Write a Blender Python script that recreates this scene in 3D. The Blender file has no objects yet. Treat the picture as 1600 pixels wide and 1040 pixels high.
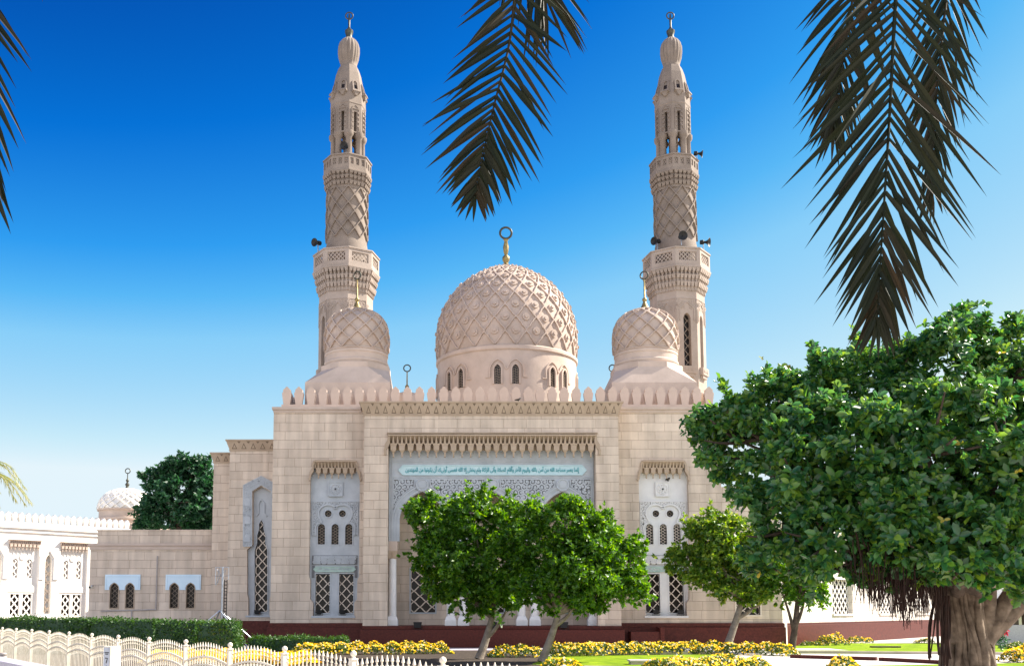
import bpy, bmesh, math, random
import numpy as np
from mathutils import Vector, Matrix
from mathutils.geometry import tessellate_polygon
PI = math.pi
R_ = math.radians
scene = bpy.context.scene
COL = scene.collection

# ------------------------------------------------------------------ camera, sky, sun, exposure
PITCH = R_(6.0); FPX = 1600.0; PCX = 705.0; PCY = 785.0; EYE = 2.2     # focal length in photo px, principal point
cam_d = bpy.data.cameras.new('camera')
cam = bpy.data.objects.new('camera', cam_d); COL.objects.link(cam)
cam_d.sensor_width = 36.0; cam_d.lens = 36.0 * FPX / 1600.0
cam_d.shift_x = (800 - PCX) / 1600.0; cam_d.shift_y = (PCY - 520) / 1600.0
cam_d.clip_start = 0.05; cam_d.clip_end = 5000
cam.location = (0, 0, EYE); cam.rotation_euler = (PI / 2 + PITCH, 0, 0)
scene.camera = cam

SUN_AZ = R_(77.0)      # right of straight ahead: the sun stands to the right and a little behind the facade
SUN_EL = R_(40.0)
EXPOSURE = 1.4
world = bpy.data.worlds.new('World'); scene.world = world; world.use_nodes = True
wn = world.node_tree.nodes; wl = world.node_tree.links
bg = wn['Background']; sky = wn.new('ShaderNodeTexSky'); sky.sky_type = 'NISHITA'
sky.sun_disc = False; sky.sun_elevation = SUN_EL; sky.sun_rotation = SUN_AZ
sky.air_density = 1.0; sky.dust_density = 1.3; sky.ozone_density = 1.0; sky.altitude = 0
# the Sky Texture's own brightness, deepened overhead, picks the saturated blues of the photograph's (polarised) sky
wtc = wn.new('ShaderNodeTexCoord'); wsp = wn.new('ShaderNodeSeparateXYZ'); wl.new(wtc.outputs['Generated'], wsp.inputs[0])
wrg = wn.new('ShaderNodeSeparateColor'); wl.new(sky.outputs[0], wrg.inputs[0])
def wmath(op, a, b):
    n = wn.new('ShaderNodeMath'); n.operation = op
    for i, v in enumerate((a, b)):
        if isinstance(v, (int, float)): n.inputs[i].default_value = v
        else: wl.new(v, n.inputs[i])
    return n.outputs[0]
zc_ = wmath('ADD', wmath('MAXIMUM', wsp.outputs[2], 0.0), 0.10)
sval = wmath('DIVIDE', wmath('MULTIPLY', wrg.outputs[0], 0.116 / 1.5), zc_)
wr = wn.new('ShaderNodeValToRGB'); wl.new(sval, wr.inputs[0]); wr.color_ramp.interpolation = 'LINEAR'
stops = [(0.0, (0.0, 0.03, 0.25)), (0.13, (0.001, 0.068, 0.40)), (0.20, (0.002, 0.17, 0.68)), (0.293, (0.03, 0.34, 0.88)), (0.36, (0.10, 0.48, 0.93)), (0.44, (0.25, 0.62, 0.95)), (0.80, (0.58, 0.83, 0.96)), (1.0, (0.78, 0.91, 0.98))]
els = wr.color_ramp.elements
while len(els) < len(stops): els.new(0.5)
for e_, (p_, c_) in zip(els, stops): e_.position = p_; e_.color = (*c_, 1)
wsc = wn.new('ShaderNodeVectorMath'); wsc.operation = 'SCALE'; wsc.inputs['Scale'].default_value = 10.0 / 2 ** EXPOSURE
# added fill glow in the sky behind the viewer, brightening the shaded mosque front
fill_f = wmath('MULTIPLY', wmath('MAXIMUM', wmath('MULTIPLY', wsp.outputs[1], -1.0), 0.0), 1.25)
fill_c = wn.new('ShaderNodeVectorMath'); fill_c.operation = 'SCALE'; fill_c.inputs[0].default_value = (1.0, 0.93, 0.86); wl.new(fill_f, fill_c.inputs['Scale'])
had = wn.new('ShaderNodeVectorMath'); had.operation = 'ADD'; wl.new(wr.outputs[0], had.inputs[0]); wl.new(fill_c.outputs[0], had.inputs[1])
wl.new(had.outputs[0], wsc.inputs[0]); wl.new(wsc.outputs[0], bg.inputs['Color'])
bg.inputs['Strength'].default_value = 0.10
sun_d = bpy.data.lights.new('sun', 'SUN'); sun_d.energy = 5.0; sun_d.angle = R_(0.5); sun_d.color = (1.0, 0.93, 0.82)
sun = bpy.data.objects.new('sun', sun_d); COL.objects.link(sun)
sdir = Vector((math.sin(SUN_AZ) * math.cos(SUN_EL), math.cos(SUN_AZ) * math.cos(SUN_EL), math.sin(SUN_EL)))
sun.rotation_euler = sdir.to_track_quat('Z', 'Y').to_euler(); sun.location = (60, 20, 60)
scene.view_settings.view_transform = 'Standard'; scene.view_settings.look = 'None'
scene.view_settings.exposure = EXPOSURE; scene.view_settings.gamma = 1.0
scene.cycles.max_bounces = 8; scene.cycles.diffuse_bounces = 4; scene.cycles.transmission_bounces = 6
scene.cycles.use_denoising = True

# ------------------------------------------------------------------ pixel of the photograph -> point in the place
CP, SP = math.cos(PITCH), math.sin(PITCH)
def ray(px, py):
    xc = (px - PCX) / FPX; yc = (PCY - py) / FPX
    return Vector((xc, CP - yc * SP, SP + yc * CP))
def W(px, py, Y):
    d = ray(px, py); t = Y / d.y
    return Vector((t * d.x, Y, EYE + t * d.z))
def WX(px, py, Y): return W(px, py, Y).x
def WZ(py, Y): return W(PCX, py, Y).z
def MPP(py, Y):
    d = ray(PCX, py); return Y / d.y / FPX
def G(px, py, z=0.0):
    d = ray(px, py); t = (z - EYE) / d.z
    return Vector((t * d.x, t * d.y, z))

# ------------------------------------------------------------------ materials
def mat(name, base=(0.5, 0.5, 0.5), rough=0.8, metal=0.0, spec=0.3):
    m = bpy.data.materials.new(name); m.use_nodes = True
    b = m.node_tree.nodes['Principled BSDF']
    b.inputs['Base Color'].default_value = (*base, 1); b.inputs['Roughness'].default_value = rough
    b.inputs['Metallic'].default_value = metal; b.inputs['Specular IOR Level'].default_value = spec
    return m
def nd(m, t): return m.node_tree.nodes.new(t)
def lk(m, a, b): m.node_tree.links.new(a, b)
def mottled(name, c1, c2, scale=1.0, rough=0.8, metal=0.0, bump=0.0, bscale=20.0, spec=0.3, detail=6.0):
    m = mat(name, c1, rough, metal, spec); b = m.node_tree.nodes['Principled BSDF']
    tc = nd(m, 'ShaderNodeTexCoord'); n = nd(m, 'ShaderNodeTexNoise'); n.inputs['Scale'].default_value = scale
    n.inputs['Detail'].default_value = detail; n.inputs['Roughness'].default_value = 0.6
    lk(m, tc.outputs['Object'], n.inputs['Vector'])
    r = nd(m, 'ShaderNodeValToRGB'); r.color_ramp.elements[0].position = 0.35; r.color_ramp.elements[1].position = 0.68
    r.color_ramp.elements[0].color = (*c1, 1); r.color_ramp.elements[1].color = (*c2, 1)
    lk(m, n.outputs[0], r.inputs[0]); lk(m, r.outputs[0], b.inputs['Base Color'])
    if bump:
        n2 = nd(m, 'ShaderNodeTexNoise'); n2.inputs['Scale'].default_value = bscale; n2.inputs['Detail'].default_value = 5
        lk(m, tc.outputs['Object'], n2.inputs['Vector'])
        bp = nd(m, 'ShaderNodeBump'); bp.inputs['Strength'].default_value = bump; bp.inputs['Distance'].default_value = 0.03
        lk(m, n2.outputs[0], bp.inputs['Height']); lk(m, bp.outputs[0], b.inputs['Normal'])
    return m
def ashlar(name, c1, c2, mortar, bw=1.05, bh=0.555, ms=0.012):
    m = mat(name, c1, 0.85); b = m.node_tree.nodes['Principled BSDF']
    tc = nd(m, 'ShaderNodeTexCoord'); sx = nd(m, 'ShaderNodeSeparateXYZ'); lk(m, tc.outputs['Object'], sx.inputs[0])
    ad = nd(m, 'ShaderNodeMath'); ad.operation = 'ADD'; lk(m, sx.outputs[0], ad.inputs[0]); lk(m, sx.outputs[1], ad.inputs[1])
    cx = nd(m, 'ShaderNodeCombineXYZ'); lk(m, ad.outputs[0], cx.inputs[0]); lk(m, sx.outputs[2], cx.inputs[1])
    br = nd(m, 'ShaderNodeTexBrick'); lk(m, cx.outputs[0], br.inputs['Vector'])
    br.inputs['Scale'].default_value = 1.0; br.inputs['Brick Width'].default_value = bw; br.inputs['Row Height'].default_value = bh
    br.inputs['Mortar Size'].default_value = ms; br.inputs['Mortar Smooth'].default_value = 0.15; br.inputs['Bias'].default_value = 0.0
    br.offset = 0.42; br.squash = 1.35; br.squash_frequency = 3
    br.inputs['Color1'].default_value = (*c1, 1); br.inputs['Color2'].default_value = (*c2, 1); br.inputs['Mortar'].default_value = (*mortar, 1)
    n = nd(m, 'ShaderNodeTexNoise'); n.inputs['Scale'].default_value = 0.7; n.inputs['Detail'].default_value = 8; n.inputs['Roughness'].default_value = 0.65
    lk(m, tc.outputs['Object'], n.inputs['Vector'])
    mr = nd(m, 'ShaderNodeMapRange'); mr.inputs[1].default_value = 0.3; mr.inputs[2].default_value = 0.7; mr.inputs[3].default_value = 0.86; mr.inputs[4].default_value = 1.06
    lk(m, n.outputs[0], mr.inputs[0])
    mp = nd(m, 'ShaderNodeMapping'); mp.inputs['Scale'].default_value = (1.7, 1.7, 0.16); lk(m, tc.outputs['Object'], mp.inputs[0])      # rain streaks
    ns = nd(m, 'ShaderNodeTexNoise'); ns.inputs['Scale'].default_value = 1.3; ns.inputs['Detail'].default_value = 6; lk(m, mp.outputs[0], ns.inputs['Vector'])
    ms_ = nd(m, 'ShaderNodeMapRange'); ms_.inputs[1].default_value = 0.35; ms_.inputs[2].default_value = 0.62; ms_.inputs[3].default_value = 0.80; ms_.inputs[4].default_value = 1.0
    lk(m, ns.outputs[0], ms_.inputs[0]); mm = nd(m, 'ShaderNodeMath'); mm.operation = 'MULTIPLY'; lk(m, mr.outputs[0], mm.inputs[0]); lk(m, ms_.outputs[0], mm.inputs[1]); mr = mm
    mx = nd(m, 'ShaderNodeMix'); mx.data_type = 'RGBA'; mx.blend_type = 'MULTIPLY'; mx.inputs[0].default_value = 1.0
    lk(m, br.outputs['Color'], mx.inputs[6]); lk(m, mr.outputs[0], mx.inputs[7]); lk(m, mx.outputs[2], b.inputs['Base Color'])
    n2 = nd(m, 'ShaderNodeTexNoise'); n2.inputs['Scale'].default_value = 14; n2.inputs['Detail'].default_value = 6; lk(m, tc.outputs['Object'], n2.inputs['Vector'])
    b1 = nd(m, 'ShaderNodeBump'); b1.inputs['Strength'].default_value = 0.35; b1.inputs['Distance'].default_value = 0.02; lk(m, n2.outputs[0], b1.inputs['Height'])
    b2 = nd(m, 'ShaderNodeBump'); b2.invert = True; b2.inputs['Strength'].default_value = 0.8; b2.inputs['Distance'].default_value = 0.02
    lk(m, br.outputs['Fac'], b2.inputs['Height']); lk(m, b1.outputs[0], b2.inputs['Normal']); lk(m, b2.outputs[0], b.inputs['Normal'])
    return m
def leafmat(name, cols, rough=0.45, trans=0.35, tcol=None, spec=0.5):
    """every leaf takes one of a few greens; light passes through it"""
    m = mat(name, cols[0], rough, 0, spec); nt = m.node_tree; b = nt.nodes['Principled BSDF']
    g = nd(m, 'ShaderNodeNewGeometry'); r = nd(m, 'ShaderNodeValToRGB'); els = r.color_ramp.elements
    while len(els) < len(cols): els.new(0.5)
    for i, c in enumerate(cols):
        els[i].position = i / max(1, len(cols) - 1); els[i].color = (*c, 1)
    lk(m, g.outputs['Random Per Island'], r.inputs[0]); lk(m, r.outputs[0], b.inputs['Base Color'])
    t = nd(m, 'ShaderNodeBsdfTranslucent'); mx = nd(m, 'ShaderNodeMixShader'); mx.inputs[0].default_value = trans
    hsv = nd(m, 'ShaderNodeHueSaturation'); hsv.inputs['Hue'].default_value = 0.475; hsv.inputs['Saturation'].default_value = 1.1; hsv.inputs['Value'].default_value = 2.5
    lk(m, r.outputs[0], hsv.inputs['Color']); lk(m, hsv.outputs[0], t.inputs['Color'])
    out = nt.nodes['Material Output']
    lk(m, b.outputs[0], mx.inputs[1]); lk(m, t.outputs[0], mx.inputs[2]); lk(m, mx.outputs[0], out.inputs['Surface'])
    return m

M = {}
M['stone'] = ashlar('cream_ashlar', (0.715, 0.59, 0.47), (0.60, 0.488, 0.385), (0.44, 0.325, 0.24), ms=0.009)
M['stone_white'] = ashlar('white_ashlar', (0.74, 0.68, 0.61), (0.70, 0.64, 0.57), (0.50, 0.44, 0.38))
M['plaster'] = mottled('cream_carved_stone', (0.46, 0.365, 0.30), (0.55, 0.44, 0.365), 0.9, 0.85, bump=0.25, bscale=9)
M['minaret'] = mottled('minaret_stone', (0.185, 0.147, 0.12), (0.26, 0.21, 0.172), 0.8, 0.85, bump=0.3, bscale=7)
M['minaret_foot'] = mottled('minaret_stone_brightened', (0.30, 0.242, 0.20), (0.39, 0.318, 0.268), 0.8, 0.85, bump=0.3, bscale=7)  # same stone as the shaft; its brighter lighting is put into the colour
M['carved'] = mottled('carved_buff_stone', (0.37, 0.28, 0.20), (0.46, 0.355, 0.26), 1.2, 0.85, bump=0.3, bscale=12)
M['coffer'] = mottled('coffer_shade', (0.15, 0.11, 0.075), (0.21, 0.16, 0.11), 1.6, 0.9)  # shade of the coffers, painted as a darker copy of the carved stone
M['white_wall'] = mottled('white_render', (0.74, 0.70, 0.645), (0.80, 0.765, 0.71), 0.5, 0.85, bump=0.1, bscale=8)
M['marble'] = mottled('pale_blue_marble', (0.38, 0.405, 0.43), (0.48, 0.505, 0.53), 1.3, 0.45, bump=0.05, bscale=6)
M['marble_recess'] = mottled('grey_recess_shade', (0.13, 0.13, 0.135), (0.19, 0.19, 0.195), 3.0, 0.7)  # recess shade behind the carving is put into this darker colour
M['blue_panel'] = mottled('pale_blue_stone', (0.55, 0.70, 0.80), (0.64, 0.77, 0.85), 1.3, 0.5)
M['niche_white'] = mottled('white_marble_niche_bounce', (0.64, 0.62, 0.60), (0.74, 0.72, 0.69), 1.3, 0.5, bump=0.05, bscale=6)  # columns; in the right niche its whiteness carries painted bounce light
M['niche_ground'] = mottled('buff_recess_shade', (0.20, 0.165, 0.135), (0.27, 0.23, 0.19), 3.0, 0.7)  # shade behind the right niche carving, put into the colour
M['teal'] = mottled('turquoise_lettering', (0.07, 0.33, 0.37), (0.10, 0.40, 0.43), 6.0, 0.5)
M['teal_pale'] = mottled('pale_turquoise_ground', (0.44, 0.60, 0.63), (0.52, 0.67, 0.69), 2.0, 0.5)
M['sage'] = mottled('sage_green_stone', (0.36, 0.48, 0.42), (0.46, 0.57, 0.51), 4.0, 0.6)
M['granite'] = mottled('red_granite', (0.060, 0.011, 0.008), (0.115, 0.024, 0.016), 9.0, 0.5, spec=0.22, detail=10)
M['granite_pale'] = mottled('pale_granite', (0.40, 0.36, 0.40), (0.52, 0.48, 0.52), 12.0, 0.6)
M['glass'] = mottled('dark_window_glass', (0.010, 0.007, 0.006), (0.022, 0.015, 0.012), 2.0, 0.3, spec=0.25)
M['screen'] = mottled('cream_window_screen', (0.62, 0.52, 0.42), (0.70, 0.60, 0.50), 3.0, 0.7)
M['screen_brown'] = mottled('brown_window_screen', (0.20, 0.155, 0.115), (0.27, 0.21, 0.16), 3.0, 0.7)
M['dome_stone'] = mottled('dome_stone', (0.40, 0.315, 0.26), (0.51, 0.41, 0.345), 0.9, 0.85, bump=0.3, bscale=9)
M['gold'] = mottled('weathered_gilt', (0.20, 0.15, 0.06), (0.34, 0.26, 0.11), 5.0, 0.45, 0.6)
M['bronze'] = mottled('dark_bronze', (0.045, 0.05, 0.045), (0.09, 0.085, 0.06), 6.0, 0.45, 0.6)
M['fence'] = mottled('cream_fence_paint', (0.66, 0.57, 0.44), (0.82, 0.75, 0.62), 3.5, 0.6)
M['black'] = mottled('black_enamel', (0.008, 0.008, 0.009), (0.02, 0.02, 0.021), 6.0, 0.5)
M['steel'] = mottled('galvanised_steel', (0.34, 0.37, 0.42), (0.46, 0.49, 0.54), 8.0, 0.45, 0.7)
M['pipe'] = mottled('grey_conduit', (0.34, 0.30, 0.28), (0.42, 0.38, 0.35), 4.0, 0.6)
M['paving'] = mottled('pale_paving', (0.50, 0.45, 0.41), (0.62, 0.565, 0.52), 0.6, 0.9, bump=0.2, bscale=6)
M['kerb'] = mottled('buff_kerb', (0.46, 0.38, 0.29), (0.56, 0.48, 0.38), 2.0, 0.9)
M['soil'] = mottled('dark_soil', (0.035, 0.026, 0.02), (0.07, 0.05, 0.035), 3.0, 1.0, bump=0.6, bscale=10)
M['lawn'] = mottled('lawn_grass', (0.11, 0.19, 0.012), (0.27, 0.37, 0.016), 1.1, 0.95, spec=0.05, bump=0.6, bscale=40, detail=12)
M['bark'] = mottled('grey_bark', (0.17, 0.135, 0.105), (0.30, 0.25, 0.20), 4.0, 0.95, bump=0.9, bscale=14)
M['bark_dark'] = mottled('dark_bark', (0.05, 0.036, 0.026), (0.11, 0.08, 0.06), 4.0, 0.95, bump=0.9, bscale=14)
M['fig_bark'] = mottled('fig_bark', (0.075, 0.052, 0.036), (0.24, 0.18, 0.13), 3.6, 0.9, bump=1.0, bscale=9)
M['roots'] = mottled('aerial_roots', (0.016, 0.008, 0.006), (0.045, 0.022, 0.015), 5.0, 0.95)
M['leaf_clip'] = leafmat('clipped_tree_leaf', [(0.020, 0.075, 0.006), (0.036, 0.12, 0.008), (0.065, 0.175, 0.010), (0.13, 0.25, 0.018)], 0.42, 0.42)
M['leaf_yel'] = leafmat('yellowish_tree_leaf', [(0.030, 0.09, 0.009), (0.055, 0.14, 0.012), (0.11, 0.20, 0.018), (0.22, 0.28, 0.04)], 0.45, 0.42)
M['leaf_fig'] = leafmat('fig_leaf', [(0.014, 0.065, 0.020), (0.026, 0.095, 0.034), (0.040, 0.135, 0.040), (0.06, 0.17, 0.038), (0.07, 0.18, 0.025), (0.14, 0.24, 0.03), (0.036, 0.11, 0.048)], 0.30, 0.34, spec=0.6)
M['leaf_figy'] = leafmat('yellow_fig_leaf', [(0.22, 0.22, 0.03), (0.36, 0.30, 0.04), (0.16, 0.22, 0.03)], 0.4, 0.4)
M['leaf_dark'] = leafmat('dark_tree_leaf', [(0.012, 0.050, 0.022), (0.02, 0.075, 0.03), (0.03, 0.10, 0.036)], 0.45, 0.25)
M['leaf_hedge'] = leafmat('hedge_leaf', [(0.022, 0.068, 0.010), (0.032, 0.092, 0.012), (0.05, 0.125, 0.014)], 0.5, 0.25)
M['leaf_bed'] = leafmat('bed_leaf', [(0.03, 0.07, 0.010), (0.06, 0.11, 0.014), (0.11, 0.15, 0.02)], 0.5, 0.3)
M['petal'] = leafmat('yellow_petal', [(0.78, 0.54, 0.012), (0.82, 0.64, 0.02), (0.82, 0.70, 0.05)], 0.6, 0.3)
M['petal_white'] = leafmat('cream_petal', [(0.75, 0.68, 0.42), (0.8, 0.76, 0.6)], 0.6, 0.3)
M['petal_red'] = leafmat('red_leaf', [(0.35, 0.03, 0.02), (0.22, 0.03, 0.02)], 0.5, 0.3)
M['frond'] = leafmat('silhouette_palm_leaflet', [(0.007, 0.011, 0.005), (0.011, 0.015, 0.006), (0.014, 0.018, 0.006), (0.018, 0.018, 0.008), (0.032, 0.022, 0.010)], 0.6, 0.06, spec=0.2)  # leaflets darkened in colour to stand as silhouettes against the sky
M['frond_sun'] = leafmat('sunlit_palm_leaflet', [(0.13, 0.17, 0.04), (0.22, 0.24, 0.08), (0.30, 0.27, 0.12)], 0.5, 0.3)  # paler leaflet copy with the sunlight put into the colour

# ------------------------------------------------------------------ object helpers
def thing(name, label, cat, loc=(0, 0, 0), rotz=0.0, group=None):
    o = bpy.data.objects.new(name, None); COL.objects.link(o)
    o.location = loc; o.rotation_euler = (0, 0, rotz); o.empty_display_size = 0.3
    o['label'] = label; o['category'] = cat
    if group: o['group'] = group
    return o
def tag(o, label, cat, group=None):
    o['label'] = label; o['category'] = cat
    if group: o['group'] = group
    return o
def wloc(o):
    v = Vector((0, 0, 0))
    while o is not None:
        v += o.location; o = o.parent
    return v
class MB:
    """collects faces for ONE mesh"""
    def __init__(s): s.v = []; s.f = []
    def add(s, vs, fs):
        k = len(s.v); s.v += [tuple(p) for p in vs]; s.f += [tuple(i + k for i in f) for f in fs]; return s
    def box(s, x0, x1, y0, y1, z0, z1):
        return s.add([(x0, y0, z0), (x1, y0, z0), (x1, y1, z0), (x0, y1, z0), (x0, y0, z1), (x1, y0, z1), (x1, y1, z1), (x0, y1, z1)],
                     [(0, 3, 2, 1), (4, 5, 6, 7), (0, 1, 5, 4), (1, 2, 6, 5), (2, 3, 7, 6), (3, 0, 4, 7)])
    def frus(s, cx, cy, z0, hx0, hy0, z1, hx1, hy1):
        return s.add([(cx - hx0, cy - hy0, z0), (cx + hx0, cy - hy0, z0), (cx + hx0, cy + hy0, z0), (cx - hx0, cy + hy0, z0),
                      (cx - hx1, cy - hy1, z1), (cx + hx1, cy - hy1, z1), (cx + hx1, cy + hy1, z1), (cx - hx1, cy + hy1, z1)],
                     [(0, 3, 2, 1), (4, 5, 6, 7), (0, 1, 5, 4), (1, 2, 6, 5), (2, 3, 7, 6), (3, 0, 4, 7)])
    def plate(s, loops, y0, y1):
        """polygon with holes in x,z made a slab from y0 to y1"""
        flat = [p for l in loops for p in l]; n = len(flat)
        tris = tessellate_polygon([[Vector((p[0], p[1], 0)) for p in l] for l in loops])
        vs = [(p[0], y0, p[1]) for p in flat] + [(p[0], y1, p[1]) for p in flat]
        fs = [tuple(t) for t in tris] + [tuple(i + n for i in reversed(t)) for t in tris]
        k = 0
        for l in loops:
            for i in range(len(l)):
                a = k + i; b = k + (i + 1) % len(l); fs.append((a, b, b + n, a + n))
            k += len(l)
        return s.add(vs, fs)
    def tube(s, pts, r, n=6, cap=True):
        pts = [Vector(p) for p in pts]; m = len(pts)
        rs = r if hasattr(r, '__len__') else [r] * m
        vs = []; fs = []; prev = None
        for i, p in enumerate(pts):
            t = (pts[min(i + 1, m - 1)] - pts[max(i - 1, 0)]).normalized()
            if prev is None:
                a = Vector((0, 0, 1)) if abs(t.z) < 0.9 else Vector((1, 0, 0)); u = t.cross(a).normalized()
            else:
                u = (prev - t * prev.dot(t)).normalized()
            w = t.cross(u); prev = u
            for k in range(n):
                an = 2 * PI * k / n; vs.append(p + (u * math.cos(an) + w * math.sin(an)) * rs[i])
        for i in range(m - 1):
            for k in range(n):
                k2 = (k + 1) % n; fs.append((i * n + k, i * n + k2, (i + 1) * n + k2, (i + 1) * n + k))
        if cap: fs.append(tuple(range(n))); fs.append(tuple((m - 1) * n + k for k in range(n)))
        return s.add(vs, fs)
    def lathe(s, prof, c, n=32, rot=0.0, rad=None, cap=True):
        vs = []; fs = []; m = len(prof)
        for i, (r, z) in enumerate(prof):
            for k in range(n):
                an = 2 * PI * k / n + rot; q = r * (rad(an, z) if rad else 1.0)
                vs.append((c[0] + q * math.sin(an), c[1] - q * math.cos(an), z))
        for i in range(m - 1):
            for k in range(n):
                k2 = (k + 1) % n; fs.append((i * n + k, i * n + k2, (i + 1) * n + k2, (i + 1) * n + k))
        if cap: fs.append(tuple(range(n))); fs.append(tuple((m - 1) * n + k for k in range(n)))
        return s.add(vs, fs)
    def torus(s, c, R, r, n=24, m=8, axis='y'):
        vs = []; fs = []
        for i in range(n):
            a = 2 * PI * i / n
            for j in range(m):
                b = 2 * PI * j / m; q = R + r * math.cos(b)
                vs.append((c[0] + q * math.sin(a), c[1] + r * math.sin(b), c[2] + q * math.cos(a)))
        for i in range(n):
            for j in range(m):
                fs.append((i * m + j, ((i + 1) % n) * m + j, ((i + 1) % n) * m + (j + 1) % m, i * m + (j + 1) % m))
        return s.add(vs, fs)
    def strip(s, pts, w, y0, y1):
        """flat bar following pts in x,z, width w, from y0 (front) to y1"""
        P = [Vector((p[0], p[1])) for p in pts]; vs = []; fs = []; m = len(P)
        for i, p in enumerate(P):
            t = (P[min(i + 1, m - 1)] - P[max(i - 1, 0)]); t = t.normalized() if t.length > 1e-9 else Vector((1, 0))
            nn = Vector((-t.y, t.x)) * (w / 2)
            for q, y in ((p - nn, y0), (p + nn, y0), (p + nn, y1), (p - nn, y1)): vs.append((q.x, y, q.y))
        for i in range(m - 1):
            for k in range(4):
                k2 = (k + 1) % 4; fs.append((i * 4 + k, i * 4 + k2, (i + 1) * 4 + k2, (i + 1) * 4 + k))
        fs.append((0, 1, 2, 3)); fs.append(tuple((m - 1) * 4 + k for k in range(4)))
        return s.add(vs, fs)
    def xform(s, mtx, k0=0):
        s.v = s.v[:k0] + [tuple(mtx @ Vector(p)) for p in s.v[k0:]]; return s
    def build(s, name, m, parent=None, smooth=None, local=False, bevel=0.0):
        off = Vector((0, 0, 0)) if (local or parent is None) else wloc(parent)
        me = bpy.data.meshes.new(name); me.from_pydata([(p[0] - off.x, p[1] - off.y, p[2] - off.z) for p in s.v], [], s.f)
        bm = bmesh.new(); bm.from_mesh(me); bmesh.ops.recalc_face_normals(bm, faces=bm.faces); bm.to_mesh(me); bm.free()
        if smooth is not None:
            me.polygons.foreach_set('use_smooth', [True] * len(me.polygons)); me.set_sharp_from_angle(angle=R_(smooth))
        me.materials.append(m if not isinstance(m, str) else M[m])
        o = bpy.data.objects.new(name, me); COL.objects.link(o)
        if parent: o.parent = parent
        if bevel:
            b = o.modifiers.new('bevel', 'BEVEL'); b.width = bevel; b.segments = 2; b.limit_method = 'ANGLE'; b.angle_limit = R_(50)
        return o
def np_mesh(name, verts, quads, m, parent=None, mat_idx=None, mats=None, smooth=False):
    off = wloc(parent) if parent else Vector((0, 0, 0))
    me = bpy.data.meshes.new(name); n = len(verts); k = len(quads)
    me.vertices.add(n); me.vertices.foreach_set('co', (np.asarray(verts, dtype=np.float64) - np.array(off)).astype(np.float32).ravel())
    me.loops.add(k * 4); me.loops.foreach_set('vertex_index', np.asarray(quads, dtype=np.int32).ravel())
    me.polygons.add(k); me.polygons.foreach_set('loop_start', np.arange(0, 4 * k, 4, dtype=np.int32))
    for mm in (mats or [m]): me.materials.append(M[mm])
    if mat_idx is not None: me.polygons.foreach_set('material_index', np.asarray(mat_idx, dtype=np.int32))
    me.update(calc_edges=True); me.validate()
    o = bpy.data.objects.new(name, me); COL.objects.link(o)
    if parent: o.parent = parent
    return o
def struct(o): o['kind'] = 'structure'; return o
def norm(a): return a / np.maximum(np.linalg.norm(a, axis=-1, keepdims=True), 1e-9)
def copy_tree(o, parent=None):
    c = o.copy(); COL.objects.link(c)
    if parent is not None: c.parent = parent
    for ch in list(o.children): copy_tree(ch, c)
    return c

# ------------------------------------------------------------------ ornament helpers
def ogee_net(mb, inside, x0, x1, z0, z1, w, p, bar, y0, y1, step=10):
    """net of wavy bars touching each other: the window lattice"""
    n = max(1, int(math.ceil((x1 - x0) / w)))
    for k in range(n + 1):
        pts = []; run = []
        m = max(8, int((z1 - z0) / p * step))
        sg = 1 if k % 2 else -1
        for i in range(m + 1):
            z = z0 + (z1 - z0) * i / m; ph = ((z - z0) / p) % 1.0
            tri = 1 - 4 * abs(ph - 0.5); x = x0 + k * w + sg * w * 0.46 * (0.75 * tri + 0.25 * math.sin(tri * PI / 2) ** 3)
            x = min(max(x, x0), x1)
            if inside(x, z): run.append((x, z))
            else:
                if len(run) > 1: mb.strip(run, bar, y0 + 0.006 * (k % 2), y1 + 0.006 * (k % 2))
                run = []
        if len(run) > 1: mb.strip(run, bar, y0 + 0.006 * (k % 2), y1 + 0.006 * (k % 2))
def in_poly(poly):
    def f(x, z):
        c = False; n = len(poly); j = n - 1
        for i in range(n):
            if (poly[i][1] > z) != (poly[j][1] > z) and x < (poly[j][0] - poly[i][0]) * (z - poly[i][1]) / (poly[j][1] - poly[i][1]) + poly[i][0]: c = not c
            j = i
        return c
    return f
def arch_pts(cx, hw, zs, rise, n=8, pointed=True):
    """from left springing over the crown to right springing"""
    out = []
    for i in range(n + 1):
        t = i / n; a = t * PI / 2
        x = -hw * math.cos(a); z = rise * math.sin(a) ** (0.85 if pointed else 1.0)
        if pointed: z = rise * (0.80 * math.sin(a) + 0.20 * t * t)
        out.append((cx + x, zs + z))
    return out + [(2 * cx - x, z) for x, z in reversed(out[:-1])]
def window_poly(cx, hw, z0, z1, rise, pointed=True, n=6):
    return [(cx - hw, z0)] + arch_pts(cx, hw, z1 - rise, rise, n, pointed) + [(cx + hw, z0)]
def rect(x0, x1, z0, z1): return [(x0, z0), (x0, z1), (x1, z1), (x1, z0)]
def circle(cx, cz, r, n=16): return [(cx + r * math.sin(2 * PI * i / n), cz + r * math.cos(2 * PI * i / n)) for i in range(n)]
def offset_poly(poly, d):
    """grow a simple polygon outward by d"""
    n = len(poly); A = sum(poly[i][0] * poly[(i + 1) % n][1] - poly[(i + 1) % n][0] * poly[i][1] for i in range(n)); sg = -1 if A > 0 else 1
    out = []
    for i in range(n):
        a, b, c = Vector(poly[i - 1]), Vector(poly[i]), Vector(poly[(i + 1) % n])
        t1 = (b - a).normalized(); t2 = (c - b).normalized()
        n1 = Vector((-t1.y, t1.x)) * sg; n2 = Vector((-t2.y, t2.x)) * sg; q = n1 + n2
        q = q / max(0.35, q.length_squared / 2) if q.length > 1e-6 else n1
        out.append((b.x + q.x * d, b.y + q.y * d))
    return out
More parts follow.
